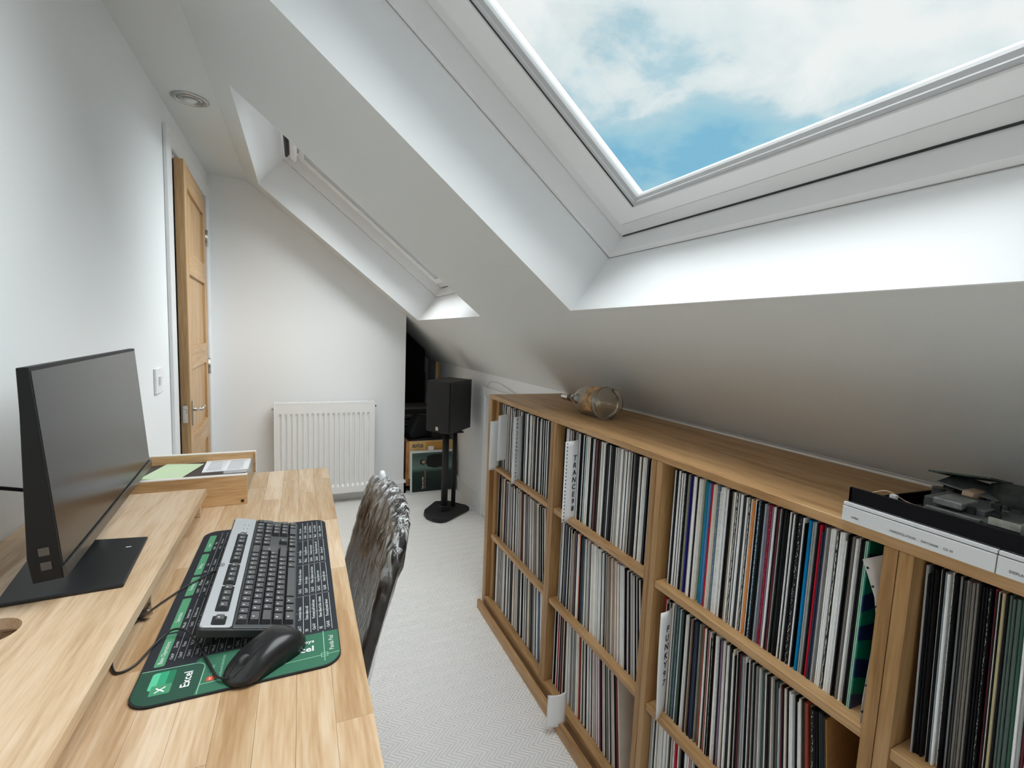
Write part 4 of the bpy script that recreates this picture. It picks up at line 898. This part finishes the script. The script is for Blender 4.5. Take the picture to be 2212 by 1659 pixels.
def key_mesh(w, h, hh=.0075):
    bm = bm_new(); b = [(0, 0), (w, 0), (w, h), (0, h)]; i_ = .0020
    t2 = [(i_, i_*.8), (w-i_, i_*.8), (w-i_, h-i_*1.3), (i_, h-i_*1.3)]
    A_ = [bm.verts.new((*p, 0)) for p in b]; B_ = [bm.verts.new((*p, hh)) for p in t2]
    bm.faces.new(A_[::-1]); f = bm.faces.new(B_); f.material_index = 1
    for k in range(4): bm.faces.new((A_[k], A_[(k+1) % 4], B_[(k+1) % 4], B_[k]))
    # small legend, upper part of the cap
    if w < .03:
        cx, cy = w*.36, h*.50; v = [bm.verts.new((cx+dx, cy+dy, hh+.0001)) for dx, dy in ((0, 0), (.0022, 0), (.0022, .0028), (0, .0028))]; bm.faces.new(v).material_index = 2
    me = bpy.data.meshes.new('key'); bm.to_mesh(me); bm.free()
    for q in (KBL, M('keycap_top', (.085, .087, .09), .36) if 'keycap_top' not in bpy.data.materials else bpy.data.materials['keycap_top'], LINE): me.materials.append(q)
    return me
KM = {}
def key(u, r, w=1, h=1, z=.0009, y=None, hh=.0075):
    kk = (w, h, hh)
    if kk not in KM: KM[kk] = key_mesh(U*w-.0012, .0168*h-.0012, hh)
    o = mobj('key', KM[kk], kb, True); o.location = (X0+U*u+.0006, (.0045+.0168*r if y is None else y)+.0006, z)
    return o
for i in range(13): key(i, 4)
key(13, 4, 2)
key(0, 3, 1.5); [key(1.5+i, 3) for i in range(12)]; key(13.5, 2, 1.5, 2)
key(0, 2, 1.75); [key(1.75+i, 2, .98) for i in range(12)]
key(0, 1, 1.25); [key(1.25+i, 1) for i in range(11)]; key(12.25, 1, 2.75)
u = 0
for w in (1.5, 1.25, 1.25): key(u, 0, w); u += w
key(u, 0, 6); u += 6
for w in (1.25, 1.25, 1.25, 1.25): key(u, 0, w); u += w
for r in (4, 3): [key(15.3+i, r) for i in range(3)]
key(16.3, 1); [key(15.3+i, 0) for i in range(3)]
for r in (4, 3, 2, 1): [key(18.6+i, r) for i in range(3)]
key(18.6, 0, 2); key(20.6, 0); key(21.6, 3, 1, 2); key(21.6, 4); key(21.6, 1, 1, 1); key(21.6, 0)
WELL = M('key_well', (.012, .012, .013), .6)
for u_, n_ in ((0, 1), (2, 4), (6.5, 4), (11, 4), (15.3, 3)):
    bm = bm_new(); prism(bm, rrect(U*n_+.006, .0195, .003, 4, X0+U*u_-.003, .1010), .0021, .0024, 'z'); part('key_well', bm, WELL, kb, local=True)
    for i in range(n_): key(u_+i, 0, 1, .9, .0024, .1030, .006)
bm = bm_new()
for i in range(3):
    for j in range(2): box(bm, X0+U*(18.9+1.1*i), X0+U*(18.9+1.1*i)+.003, .104+.008*j, .1055+.008*j, .0022, .0024)
part('indicator_marks', bm, DARKGAP, kb, local=True)
bm = bm_new(); rr_ = rrect(.0135, .0085, .003, 4, .196, .1275-.0005)
ri = rrect(.0110, .0060, .002, 4, .19725, .12825-.0005)
a_ = [bm.verts.new((*p, .0024)) for p in rr_]; b_2 = [bm.verts.new((*p, .0024)) for p in ri]
for k in range(len(a_)): bm.faces.new((a_[k], a_[(k+1) % len(a_)], b_2[(k+1) % len(a_)], b_2[k]))
part('maker_badge', bm, DARKGAP, kb, local=True)
text('hp', .0065, DARKGAP, kb, Matrix.Translation((.2027, .1310, .0024)), align='CENTER', bold=.0001)
for u_ in (.03, KL-.05): 
    bm = bm_new(); box(bm, u_, u_+.02, KD-.022, KD-.016, -.048+.008, -.012); part('foot', bm, KBL, kb, local=True)
# ================================================================== mouse
mc = Vector((-.048, .733, DT+.0040)); ma = math.atan2(-.60, -.78)
ms = thing('computer_mouse', 'black wired computer mouse on the near right corner of the desk mat', 'mouse', mc, ma)
Lh, Wh_, Hh = .0595, .0315, .037
def mouse_h(u, v, top=True):
    k = max(0, 1-abs(u)**2.6); a = 1 - .10*u*u
    wid = Wh_*(max(0, 1-abs(u)**2.9))**.45*(1-.05*math.cos(u*4))
    h = Hh*(.50+.50*math.cos(min(math.pi, abs(u+.28)*1.55)))*(max(0, 1-abs(u)**3.2))**.5
    return wid, h
bm = bm_new(); NU, NV = 30, 22; g = []
for i in range(NU+1):
    u_ = -math.cos(math.pi*i/NU)*.9995; wid, h = mouse_h(u_, 0); row = []
    for j in range(NV+1):
        a_ = math.pi*j/NV; c_, s__ = math.cos(a_), math.sin(a_)
        row.append(bm.verts.new((u_*Lh, wid*math.copysign(abs(c_)**.62, c_), .001+h*(s__**.72 if s__ > 0 else 0))))
    g.append(row)
for p, q in zip(g, g[1:]):
    for j in range(NV): bm.faces.new((p[j], p[j+1], q[j+1], q[j])).smooth = True
    bm.faces.new((p[0], q[0], q[NV], p[NV]))
part('mouse_body', bm, M('mouse_black', (.016, .016, .017), .26), ms, local=True)
def top_pt(u_, v_):
    wid, h = mouse_h(u_, 0); c_ = max(-1, min(1, v_)); th_ = math.acos(math.copysign(abs(c_)**(1/.62), c_)); return Vector((u_*Lh, wid*v_, .001+h*math.sin(th_)**.72))
for v_ in (.28, -.28):
    bm = bm_new(); tube(bm, [top_pt(.12+.11*k, v_)+Vector((0, 0, .0000)) for k in range(8)], .0006, n=6); part('button_seam', bm, M('seam_black', (.004, .004, .004), .8) if 'seam_black' not in bpy.data.materials else bpy.data.materials['seam_black'], ms, local=True)
p_ = top_pt(.55, 0); bm = bm_new(); cyl(bm, p_+Vector((0, -.0035, -.004)), p_+Vector((0, .0035, -.004)), .0085, n=24); part('scroll_wheel', bm, M('wheel_rubber', (.06, .06, .06), .5), ms, local=True, bevel=.001)
# cables
def cable(name, label, pts, r, mat=BLKP):
    bm = bm_new(); tube(bm, pts, r, n=8, res=8); return obj(name, bm, mat, label=label, cat='cable')
zc = DT+.0056
cable('mouse_cable', 'thin black mouse cable looping off the desk mat onto the bare desk top', [(-.0935, .700, zc+.006), (-.108, .714, zc+.002), (-.122, .748, zc+.001), (-.143, .795, zc+.004), (-.166, .832, zc+.010), (-.186, .842, zc+.010), (-.202, .826, zc+.004), (-.218, .790, zc-.002), (-.2345, .778, zc-.003), (-.2455, .790, zc-.003), (-.2545, .822, zc-.003), (-.2600, .872, zc-.003), (-.2610, .925, zc-.002)], .0016)
cable('keyboard_cable', 'thin black keyboard cable curving from the keyboard back to a loop', [(-.1385, 1.010, .957), (-.156, 1.030, .948), (-.176, 1.022, zc+.003), (-.201, .996, zc), (-.226, .958, zc-.002), (-.242, .925, zc-.002), (-.252, .900, zc), (-.256, .93, zc+.004), (-.247, .955, zc+.004), (-.240, .94, zc+.005), (-.252, .89, zc+.006), (-.262, .85, zc+.004), (-.268, .80, zc), (-.262, .79, zc+.002), (-.258, .84, zc+.004), (-.262, .89, zc+.008)], .0016)
t = thing('usb_plug', 'black cable plug with a silver metal tip lying by the riser', 'plug', (-.248, .918, DT))
MU = Matrix.Translation((-.250, .922, DT+.009)) @ Matrix.Rotation(-.45, 4, 'Z')
bm = bm_new(); box(bm, -.014, .010, -.008, .008, -.0045, .0045, mat=MU); part('plug_body', bm, BLKP, t, bevel=.0015)
bm = bm_new(); box(bm, .010, .021, -.006, .006, -.0023, .0023, mat=MU); part('plug_tip', bm, CHROME, t)

# ================================================================== dining chair wrapped in plastic
CH_M = Matrix.Translation((.20, 1.18, 0))
ch = thing('dining_chair', 'high-backed dark leather chair still in clear plastic wrap at the desk', 'chair', (.20, 1.18, 0))
def leather():
    m, t, b = new_mat('dark_leather'); n = t.nodes; l = t.links
    c = n.new('ShaderNodeTexCoord'); z = n.new('ShaderNodeTexNoise'); z.inputs['Scale'].default_value = 5; z.inputs['Detail'].default_value = 4; l.new(c.outputs['Object'], z.inputs['Vector'])
    r = n.new('ShaderNodeValToRGB'); e = r.color_ramp.elements; e[0].position = .3; e[0].color = (.014, .011, .009, 1); e[1].position = .75; e[1].color = (.045, .030, .022, 1)
    l.new(z.outputs[0], r.inputs[0]); l.new(r.outputs[0], b.inputs['Base Color']); b.inputs['Roughness'].default_value = .42
    w = n.new('ShaderNodeTexNoise'); w.inputs['Scale'].default_value = 60; w.inputs['Detail'].default_value = 6; l.new(c.outputs['Object'], w.inputs['Vector'])
    q = n.new('ShaderNodeBump'); q.inputs['Strength'].default_value = .5; q.inputs['Distance'].default_value = .003; l.new(w.outputs[0], q.inputs['Height']); l.new(q.outputs[0], b.inputs['Normal'])
    return m
def wrap_mat():
    m = bpy.data.materials.new('clear_plastic_wrap'); m.use_nodes = True; t = m.node_tree; n = t.nodes; l = t.links; n.clear()
    c = n.new('ShaderNodeTexCoord'); mp = n.new('ShaderNodeMapping'); mp.inputs['Scale'].default_value = (1, 1, .35); l.new(c.outputs['Object'], mp.inputs[0])
    z = n.new('ShaderNodeTexNoise'); z.inputs['Scale'].default_value = 16; z.inputs['Detail'].default_value = 5; z.inputs['Distortion'].default_value = 1.8; l.new(mp.outputs[0], z.inputs['Vector'])
    z2 = n.new('ShaderNodeTexVoronoi'); z2.feature = 'DISTANCE_TO_EDGE'; z2.inputs['Scale'].default_value = 15; l.new(mp.outputs[0], z2.inputs['Vector'])
    ad = n.new('ShaderNodeMath'); ad.operation = 'MULTIPLY_ADD'; l.new(z2.outputs[0], ad.inputs[0]); ad.inputs[1].default_value = -.8; l.new(z.outputs[0], ad.inputs[2])
    b = n.new('ShaderNodeBump'); b.inputs['Strength'].default_value = 1; b.inputs['Distance'].default_value = .012; l.new(ad.outputs[0], b.inputs['Height'])
    g = n.new('ShaderNodeBsdfGlossy'); g.inputs['Roughness'].default_value = .13; g.inputs['Color'].default_value = (.95, .95, .95, 1); l.new(b.outputs[0], g.inputs['Normal'])
    d_ = n.new('ShaderNodeBsdfTranslucent'); d_.inputs[0].default_value = (.7, .7, .7, 1)
    tr = n.new('ShaderNodeBsdfTransparent'); fr = n.new('ShaderNodeFresnel'); fr.inputs[0].default_value = 1.55; l.new(b.outputs[0], fr.inputs['Normal'])
    mu = n.new('ShaderNodeMath'); mu.operation = 'MULTIPLY_ADD'; mu.inputs[1].default_value = 1.25; mu.inputs[2].default_value = .0; mu.use_clamp = True; l.new(fr.outputs[0], mu.inputs[0])
    sz = n.new('ShaderNodeSeparateXYZ'); l.new(c.outputs['Object'], sz.inputs[0]); mz = n.new('ShaderNodeMapRange'); mz.inputs['From Min'].default_value = .72; mz.inputs['From Max'].default_value = 1.0; mz.inputs['To Min'].default_value = .28; mz.inputs['To Max'].default_value = 1.25
    l.new(sz.outputs[2], mz.inputs[0]); m3 = n.new('ShaderNodeMath'); m3.operation = 'MULTIPLY'; m3.use_clamp = True; l.new(mu.outputs[0], m3.inputs[0]); l.new(mz.outputs[0], m3.inputs[1])
    x = n.new('ShaderNodeMixShader'); l.new(m3.outputs[0], x.inputs[0]); l.new(tr.outputs[0], x.inputs[1]); l.new(g.outputs[0], x.inputs[2])
    # bunched film scatters white in its creases
    wd = n.new('ShaderNodeBsdfDiffuse'); wd.inputs[0].default_value = (.75, .76, .77, 1)
    cr = n.new('ShaderNodeValToRGB'); cr.color_ramp.elements[0].position = .50; cr.color_ramp.elements[1].position = .62
    z4 = n.new('ShaderNodeTexNoise'); z4.inputs['Scale'].default_value = 22; z4.inputs['Detail'].default_value = 7; z4.inputs['Roughness'].default_value = .65; z4.inputs['Distortion'].default_value = 2.2; l.new(mp.outputs[0], z4.inputs['Vector'])
    mw = n.new('ShaderNodeMapRange'); mw.inputs['From Min'].default_value = .80; mw.inputs['From Max'].default_value = 1.01; mw.inputs['To Min'].default_value = 0; mw.inputs['To Max'].default_value = .75; l.new(sz.outputs[2], mw.inputs[0])
    m5 = n.new('ShaderNodeMath'); m5.operation = 'MULTIPLY'; l.new(z4.outputs[0], cr.inputs[0]); l.new(cr.outputs[0], m5.inputs[0]); l.new(mw.outputs[0], m5.inputs[1])
    x2 = n.new('ShaderNodeMixShader'); l.new(m5.outputs[0], x2.inputs[0]); l.new(x.outputs[0], x2.inputs[1]); l.new(wd.outputs[0], x2.inputs[2]); x = x2
    o = n.new('ShaderNodeOutputMaterial'); l.new(x.outputs[0], o.inputs[0]); return m
LEA = leather(); WR = wrap_mat()
# backrest: curved slab leaning away from the desk, top edge bowed
def back_slab(grow, noise, nu=30, nz=44):
    """u across the width (y), v up; returns bmesh closed shell"""
    bm = bm_new(); rows = []; rn = random.Random(4)
    import mathutils
    for k in range(nz+1):
        v = k/nz; z = .44 + (1.005-.44)*v
        xc = .052 + .146*v - .006*math.sin(v*math.pi)
        hw = .226*(1-.04*(1-v)) * (1 - .10*max(0, v-.93)/.07) + grow; th = .026*(1-.30*v) + grow
        if k == nz: th *= .55
        ring_ = []
        nn = 2*nu
        for i in range(nn):
            a_ = 2*math.pi*i/nn; c_, s__ = math.cos(a_), math.sin(a_)
            yy = hw*math.copysign(abs(c_)**.30, c_); xx = th*math.copysign(abs(s__)**.55, s__)
            bow = .022*(1-(yy/hw)**2)          # hollow of the back
            zb = z + .016*v*(1-(yy/hw)**2) + (grow if k == nz else 0)
            p = Vector((xc+xx+bow, 1.178+yy+.004, zb))
            if noise:
                n_ = mathutils.noise.noise_vector(p*13)*.5 + mathutils.noise.noise_vector(p*34)*.35 + mathutils.noise.noise_vector(p*80)*.15
                p += n_*noise*(.35+.9*v)
            ring_.append(bm.verts.new(p))
        rows.append(ring_)
    for p, q in zip(rows, rows[1:]):
        for i in range(len(p)): bm.faces.new((p[i], p[(i+1) % len(p)], q[(i+1) % len(p)], q[i])).smooth = True
    c0 = bm.verts.new(sum((v.co for v in rows[-1]), Vector())/len(rows[-1])); 
    for i in range(len(rows[-1])): bm.faces.new((rows[-1][i], rows[-1][(i+1) % len(rows[-1])], c0)).smooth = True
    if not noise: bm.faces.new(rows[0][::-1])
    return bm
part('backrest', back_slab(0, 0), LEA, ch)
part('plastic_wrap', back_slab(.004, .008, 60, 90), WR, ch)
bm = bm_new(); box(bm, -.34, .075, .96, 1.405, .40, .47); part('seat', bm, LEA, ch, bevel=.02, seg=4)
LEGW = M('chair_leg_wood', (.05, .03, .02), .4)
for lx in (-.31, .05):
    for ly in (.985, 1.38):
        bm = bm_new(); prism(bm, [(lx-.016, 0), (lx+.016, 0), (lx+.02, .40), (lx-.02, .40)], ly-.02, ly+.02); part('leg', bm, LEGW, ch, bevel=.003)
bm = bm_new(); lathe(bm, [(.0001, 1.045), (.006, 1.043), (.010, 1.03), (.009, 1.018), (.014, 1.008), (.0001, 1.006)], Matrix.Translation((.212, 1.345, -.012)), 16); part('plastic_knot', bm, M('knot_plastic', (.75, .76, .77), .25), ch)

# ================================================================== loudspeaker on its stand, and the corner behind
st = thing('speaker_stand', 'black two-pillar speaker stand with a bow-fronted base on the carpet', 'speaker stand', (1.05, 3.53, 0))
ST = M('stand_black', (.012, .012, .013), .6, bump=.3, bscale=500)
bp2 = [(.892, 3.56), (.872, 3.50), (.876, 3.43), (.905, 3.365), (.955, 3.325), (1.005, 3.325), (1.25, 3.50), (1.24, 3.56), (1.13, 3.70), (1.02, 3.72)]
bm = bm_new(); prism(bm, bp2, .004, .034, 'z'); part('base_plate', bm, ST, st, bevel=.006)
bm = bm_new(); cyl(bm, (1.035, 3.50, .034), (1.035, 3.50, .665), .026, n=20); part('pillar', bm, ST, st)
bm = bm_new(); cyl(bm, (1.128, 3.56, .034), (1.128, 3.56, .665), .018, n=16); part('pillar', bm, ST, st)
bm = bm_new(); box(bm, 1.0, 1.07, 3.465, 3.535, .034, .075); part('pillar_foot', bm, ST, st, bevel=.003)
bm = bm_new(); box(bm, .98, 1.16, 3.44, 3.62, .665, .676); part('top_plate', bm, ST, st)
# cabinet
sw = math.radians(-55)
fc = Vector((1.018, 3.345, 0)); rv = Vector((.258, .252, 0)).normalized(); lv = Vector((-.140, .205, 0)).normalized()
Mz = Matrix(((rv.x, lv.x, 0, fc.x), (rv.y, lv.y, 0, fc.y), (0, 0, 1, .6765), (0, 0, 0, 1)))
spk = thing('loudspeaker', 'black bookshelf loudspeaker on top of the stand in the corner', 'loudspeaker', (1.1, 3.5, .6765))
bm = bm_new(); box(bm, 0, .345, 0, .235, 0, .395, mat=Mz); part('cabinet', bm, M('speaker_black_ash', (.013, .013, .014), .5, bump=.2, bscale=90), spk, bevel=.003)
bm = bm_new(); box(bm, .004, .341, -.0 , .0, 0, 0) if False else None; bm.free()
bm = bm_new(); box(bm, -.012, -.0005, .006, .229, .006, .389, mat=Mz); part('grille', bm, M('grille_cloth', (.018, .018, .019), .9, bump=.5, bscale=900), spk, bevel=.004)
bm = bm_new(); box(bm, -.0135, -.012, .108, .132, .018, .045, mat=Mz); part('badge', bm, M('badge_cream', (.55, .48, .38), .4), spk)
# things in the alcove
def panelobj(name, label, cat, c, w, h, rz, tilt, mats, th=.006):
    M4 = Matrix.Translation(c) @ Matrix.Rotation(rz, 4, 'Z') @ Matrix.Rotation(-tilt, 4, 'X')
    o = thing(name, label, cat, (0, 0, 0), mat=M4); bm = bm_new(); box(bm, -w/2, w/2, 0, th, 0, h); part('sleeve', bm, mats, o, local=True, bevel=.0008); return o
o = panelobj('album', 'record album in a white-bordered dark green cover leaning low behind the speaker stand', 'album', (1.075, 4.015, .002), .40, .385, -.02, .09, M('album_white', (.66, .68, .66), .45), .010)
def cover():
    m, t, b = new_mat('album_cover_art'); n = t.nodes; l = t.links
    c = n.new('ShaderNodeTexCoord'); s_ = n.new('ShaderNodeSeparateXYZ'); l.new(c.outputs['Generated'], s_.inputs[0])
    r = n.new('ShaderNodeValToRGB'); e = r.color_ramp.elements; e[0].position = .0; e[0].color = (.005, .012, .011, 1); e[1].position = .9; e[1].color = (.05, .085, .075, 1); x = e.new(.62); x.color = (.12, .20, .17, 1); x = e.new(.5); x.color = (.012, .03, .025, 1)
    l.new(s_.outputs[2], r.inputs[0]); l.new(r.outputs[0], b.inputs['Base Color']); b.inputs['Roughness'].default_value = .3; return m
bm = bm_new(); box(bm, -.183, .183, -.0008, 0, .018, .365); part('cover_print', bm, cover(), o, local=True)
SKN = M('print_skin', (.35, .24, .18), .5); PBK = M('print_black', (.006, .007, .008), .4)
def flat(name, pts, y, mat, par):
    bm = bm_new(); v = [bm.verts.new((p[0], y, p[1])) for p in pts]; bm.faces.new(v); return part(name, bm, mat, par, local=True)
flat('printed_torso', [(-.055, .30), (-.045, .335), (.0, .345), (.10, .350), (.12, .33), (.12, .235), (.02, .225), (-.04, .24), (-.06, .27)], -.0012, PBK, o)
flat('printed_head', [(-.088+.026*math.cos(a_), .283+.024*math.sin(a_)) for a_ in [2*math.pi*k/18 for k in range(18)]], -.0013, PBK, o)
flat('printed_face', [(-.082+.016*math.cos(a_), .283+.015*math.sin(a_)) for a_ in [2*math.pi*k/14 for k in range(14)]], -.0015, SKN, o)
Rv = Matrix(((0, -1, 0, 0), (0, 0, -1, 0), (1, 0, 0, 0), (0, 0, 0, 1)))  # upward reading text on a face looking to -y
text('Paul van Dyk', .020, LINE, o, Matrix.Translation((-.088, -.0015, .045)) @ Rv, bold=.0004); text('Out There and Back', .019, M('print_orange', (.5, .22, .12), .6), o, Matrix.Translation((-.067, -.0015, .045)) @ Rv, bold=.0003)
# cream album with big lettering, standing behind on a box
o = panelobj('album', 'cream album lettered BEATLES standing behind the dark green album', 'album', (1.075, 4.075, .13), .40, .335, 0, .03, M('album_cream', (.62, .42, .18), .45, var=.12, vscale=20), .02)
Rn = Matrix(((1, 0, 0, 0), (0, 0, -1, 0), (0, 1, 0, 0), (0, 0, 0, 1)))
text('BEATLES', .040, INK, o, Matrix.Translation((-.175, -.0012, .292)) @ Rn, bold=.0012, sx=.66); text('THE', .010, INK, o, Matrix.Translation((-.13, -.0012, .318)) @ Rn); text('A COLLECTION', .009, INK, o, Matrix.Translation((-.165, -.0012, .262)) @ Rn)
bm = bm_new(); box(bm, -.055, .17, -.0010, 0, .252, .325); part('printed_field', bm, M('print_amber', (.62, .33, .07), .5), o, local=True)
bm = bm_new()
for i in range(6): box(bm, -.05, .165, -.0014, -.001, .260+.011*i, .2615+.011*i)
part('printed_lines', bm, M('print_brown', (.25, .12, .04), .5), o, local=True)
bx('storage_box', M('box_black_card', (.02, .02, .02), .7), None, .892, 1.28, 4.105, 4.42, .0, .46, label='black box full of albums standing behind the two front albums', cat='box', bevel=.003)
bx('support_block', BLKM, None, .90, 1.27, 4.045, 4.098, .0, .128, label='low black block under the cream album', cat='block')
bx('white_card', WH, None, 1.03, 1.075, 4.005, 4.03, .395, .43, label='small white card tucked behind the top edge of the green album', cat='card', bevel=.002)
OSB = M('marbled_brown_board', (.34, .16, .06), .5, var=.55, vscale=9)
bx('marbled_box', OSB, None, .8505, .886, 4.105, 4.50, .055, .455, label='marbled brown box standing by the end of the far wall', cat='box', bevel=.002)
# pile of sleeves and papers above
rk = random.Random(3); z = .462
for i in range(13):
    th = rk.uniform(.012, .028); c = rk.choice([(.13, .13, .13), (.19, .18, .17), (.26, .25, .23), (.05, .05, .05)]); dx = rk.uniform(-.02, .02)
    o = bx('stacked_sleeve', M('stack_grey_%d' % i, c, .6), None, .86+dx, 1.17+dx, 4.45+rk.uniform(-.03, .02), 4.76, z, z+th-.002, bevel=.002, label='grey flat sleeve, %s from the bottom of the pile in the dark corner' % ORD[i], cat='sleeve', group='pile of sleeves in the corner'); z += th
bx('plinth_box', M('box_black_card2', (.015, .015, .015), .8), None, .86, 1.25, 4.43, 4.80, 0, .4615, label='black box carrying the pile of grey sleeves in the dark corner', cat='box')
bm = bm_new(); M4 = Matrix.Translation((1.03, 4.25, .462)) @ Matrix.Rotation(.35, 4, 'Z')
pts = [(-.13, 0), (.16, 0), (.16, .17), (-.06, .22), (-.15, .05)]
prism(bm, pts, -.03, .09); bmesh.ops.transform(bm, matrix=M4, verts=bm.verts)
obj('black_bag', bm, M('bag_black', (.008, .008, .009), .8), bevel=.02, label='slumped black bag lying on the albums behind the loudspeaker', cat='bag')
bx('dark_filler', M('filler_black', (.006, .006, .007), .75), None, .60, 1.20, 4.88, 5.28, 0, 1.02, bevel=.004, label='tall black filler block added to keep the back of the corner dark', cat='cabinet')  # black blocks added so the alcove does not catch too much light
bx('dark_filler', bpy.data.materials['filler_black'], None, .60, .98, 4.88, 5.28, 1.021, 1.38, bevel=.004, label='smaller black filler block added on top to keep the corner dark', cat='cabinet')
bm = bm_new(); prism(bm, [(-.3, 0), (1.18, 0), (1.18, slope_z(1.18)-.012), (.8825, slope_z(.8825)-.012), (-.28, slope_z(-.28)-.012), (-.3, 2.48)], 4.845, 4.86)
obj('shade_sheet', bm, M('shade_sheet_black', (.005, .005, .006), .95), label='added black sheet standing in for the shade across the corner', cat='shade sheet')  # black sheet added to paint in the darkness of the alcove
for i, dx in enumerate((0, .016, .033)):
    bm = bm_new(); box(bm, 1.128+dx, 1.139+dx, 4.20+.01*i, 4.212+.01*i, .68, 1.175-.01*i); obj('timber_batten', bm, M('batten_%d' % i, ((.30, .18, .07), (.42, .30, .14), (.22, .13, .06))[i], .5), label=('dark brown', 'pale yellow', 'mid brown')[i]+' thin batten standing up behind the loudspeaker', cat='batten', group='battens behind the loudspeaker')
bx('batten_rack', BLKM, None, 1.10, 1.20, 4.17, 4.26, .4625, .679, label='small black box carrying the thin upright battens', cat='box')
# thin white flex on the knee wall above the hatch trim
cable('wall_flex', 'thin grey flex looped on the low wall above the hatch trim', [(1.322, 3.40, 1.03), (1.3235, 3.33, 1.075), (1.3235, 3.15, 1.085), (1.3225, 2.95, 1.06), (1.322, 2.8, 1.035)], .002, M('flex_grey', (.45, .45, .44), .5))
print('records as things:', COUNT[0], 'in the mass:', len(STUFF))
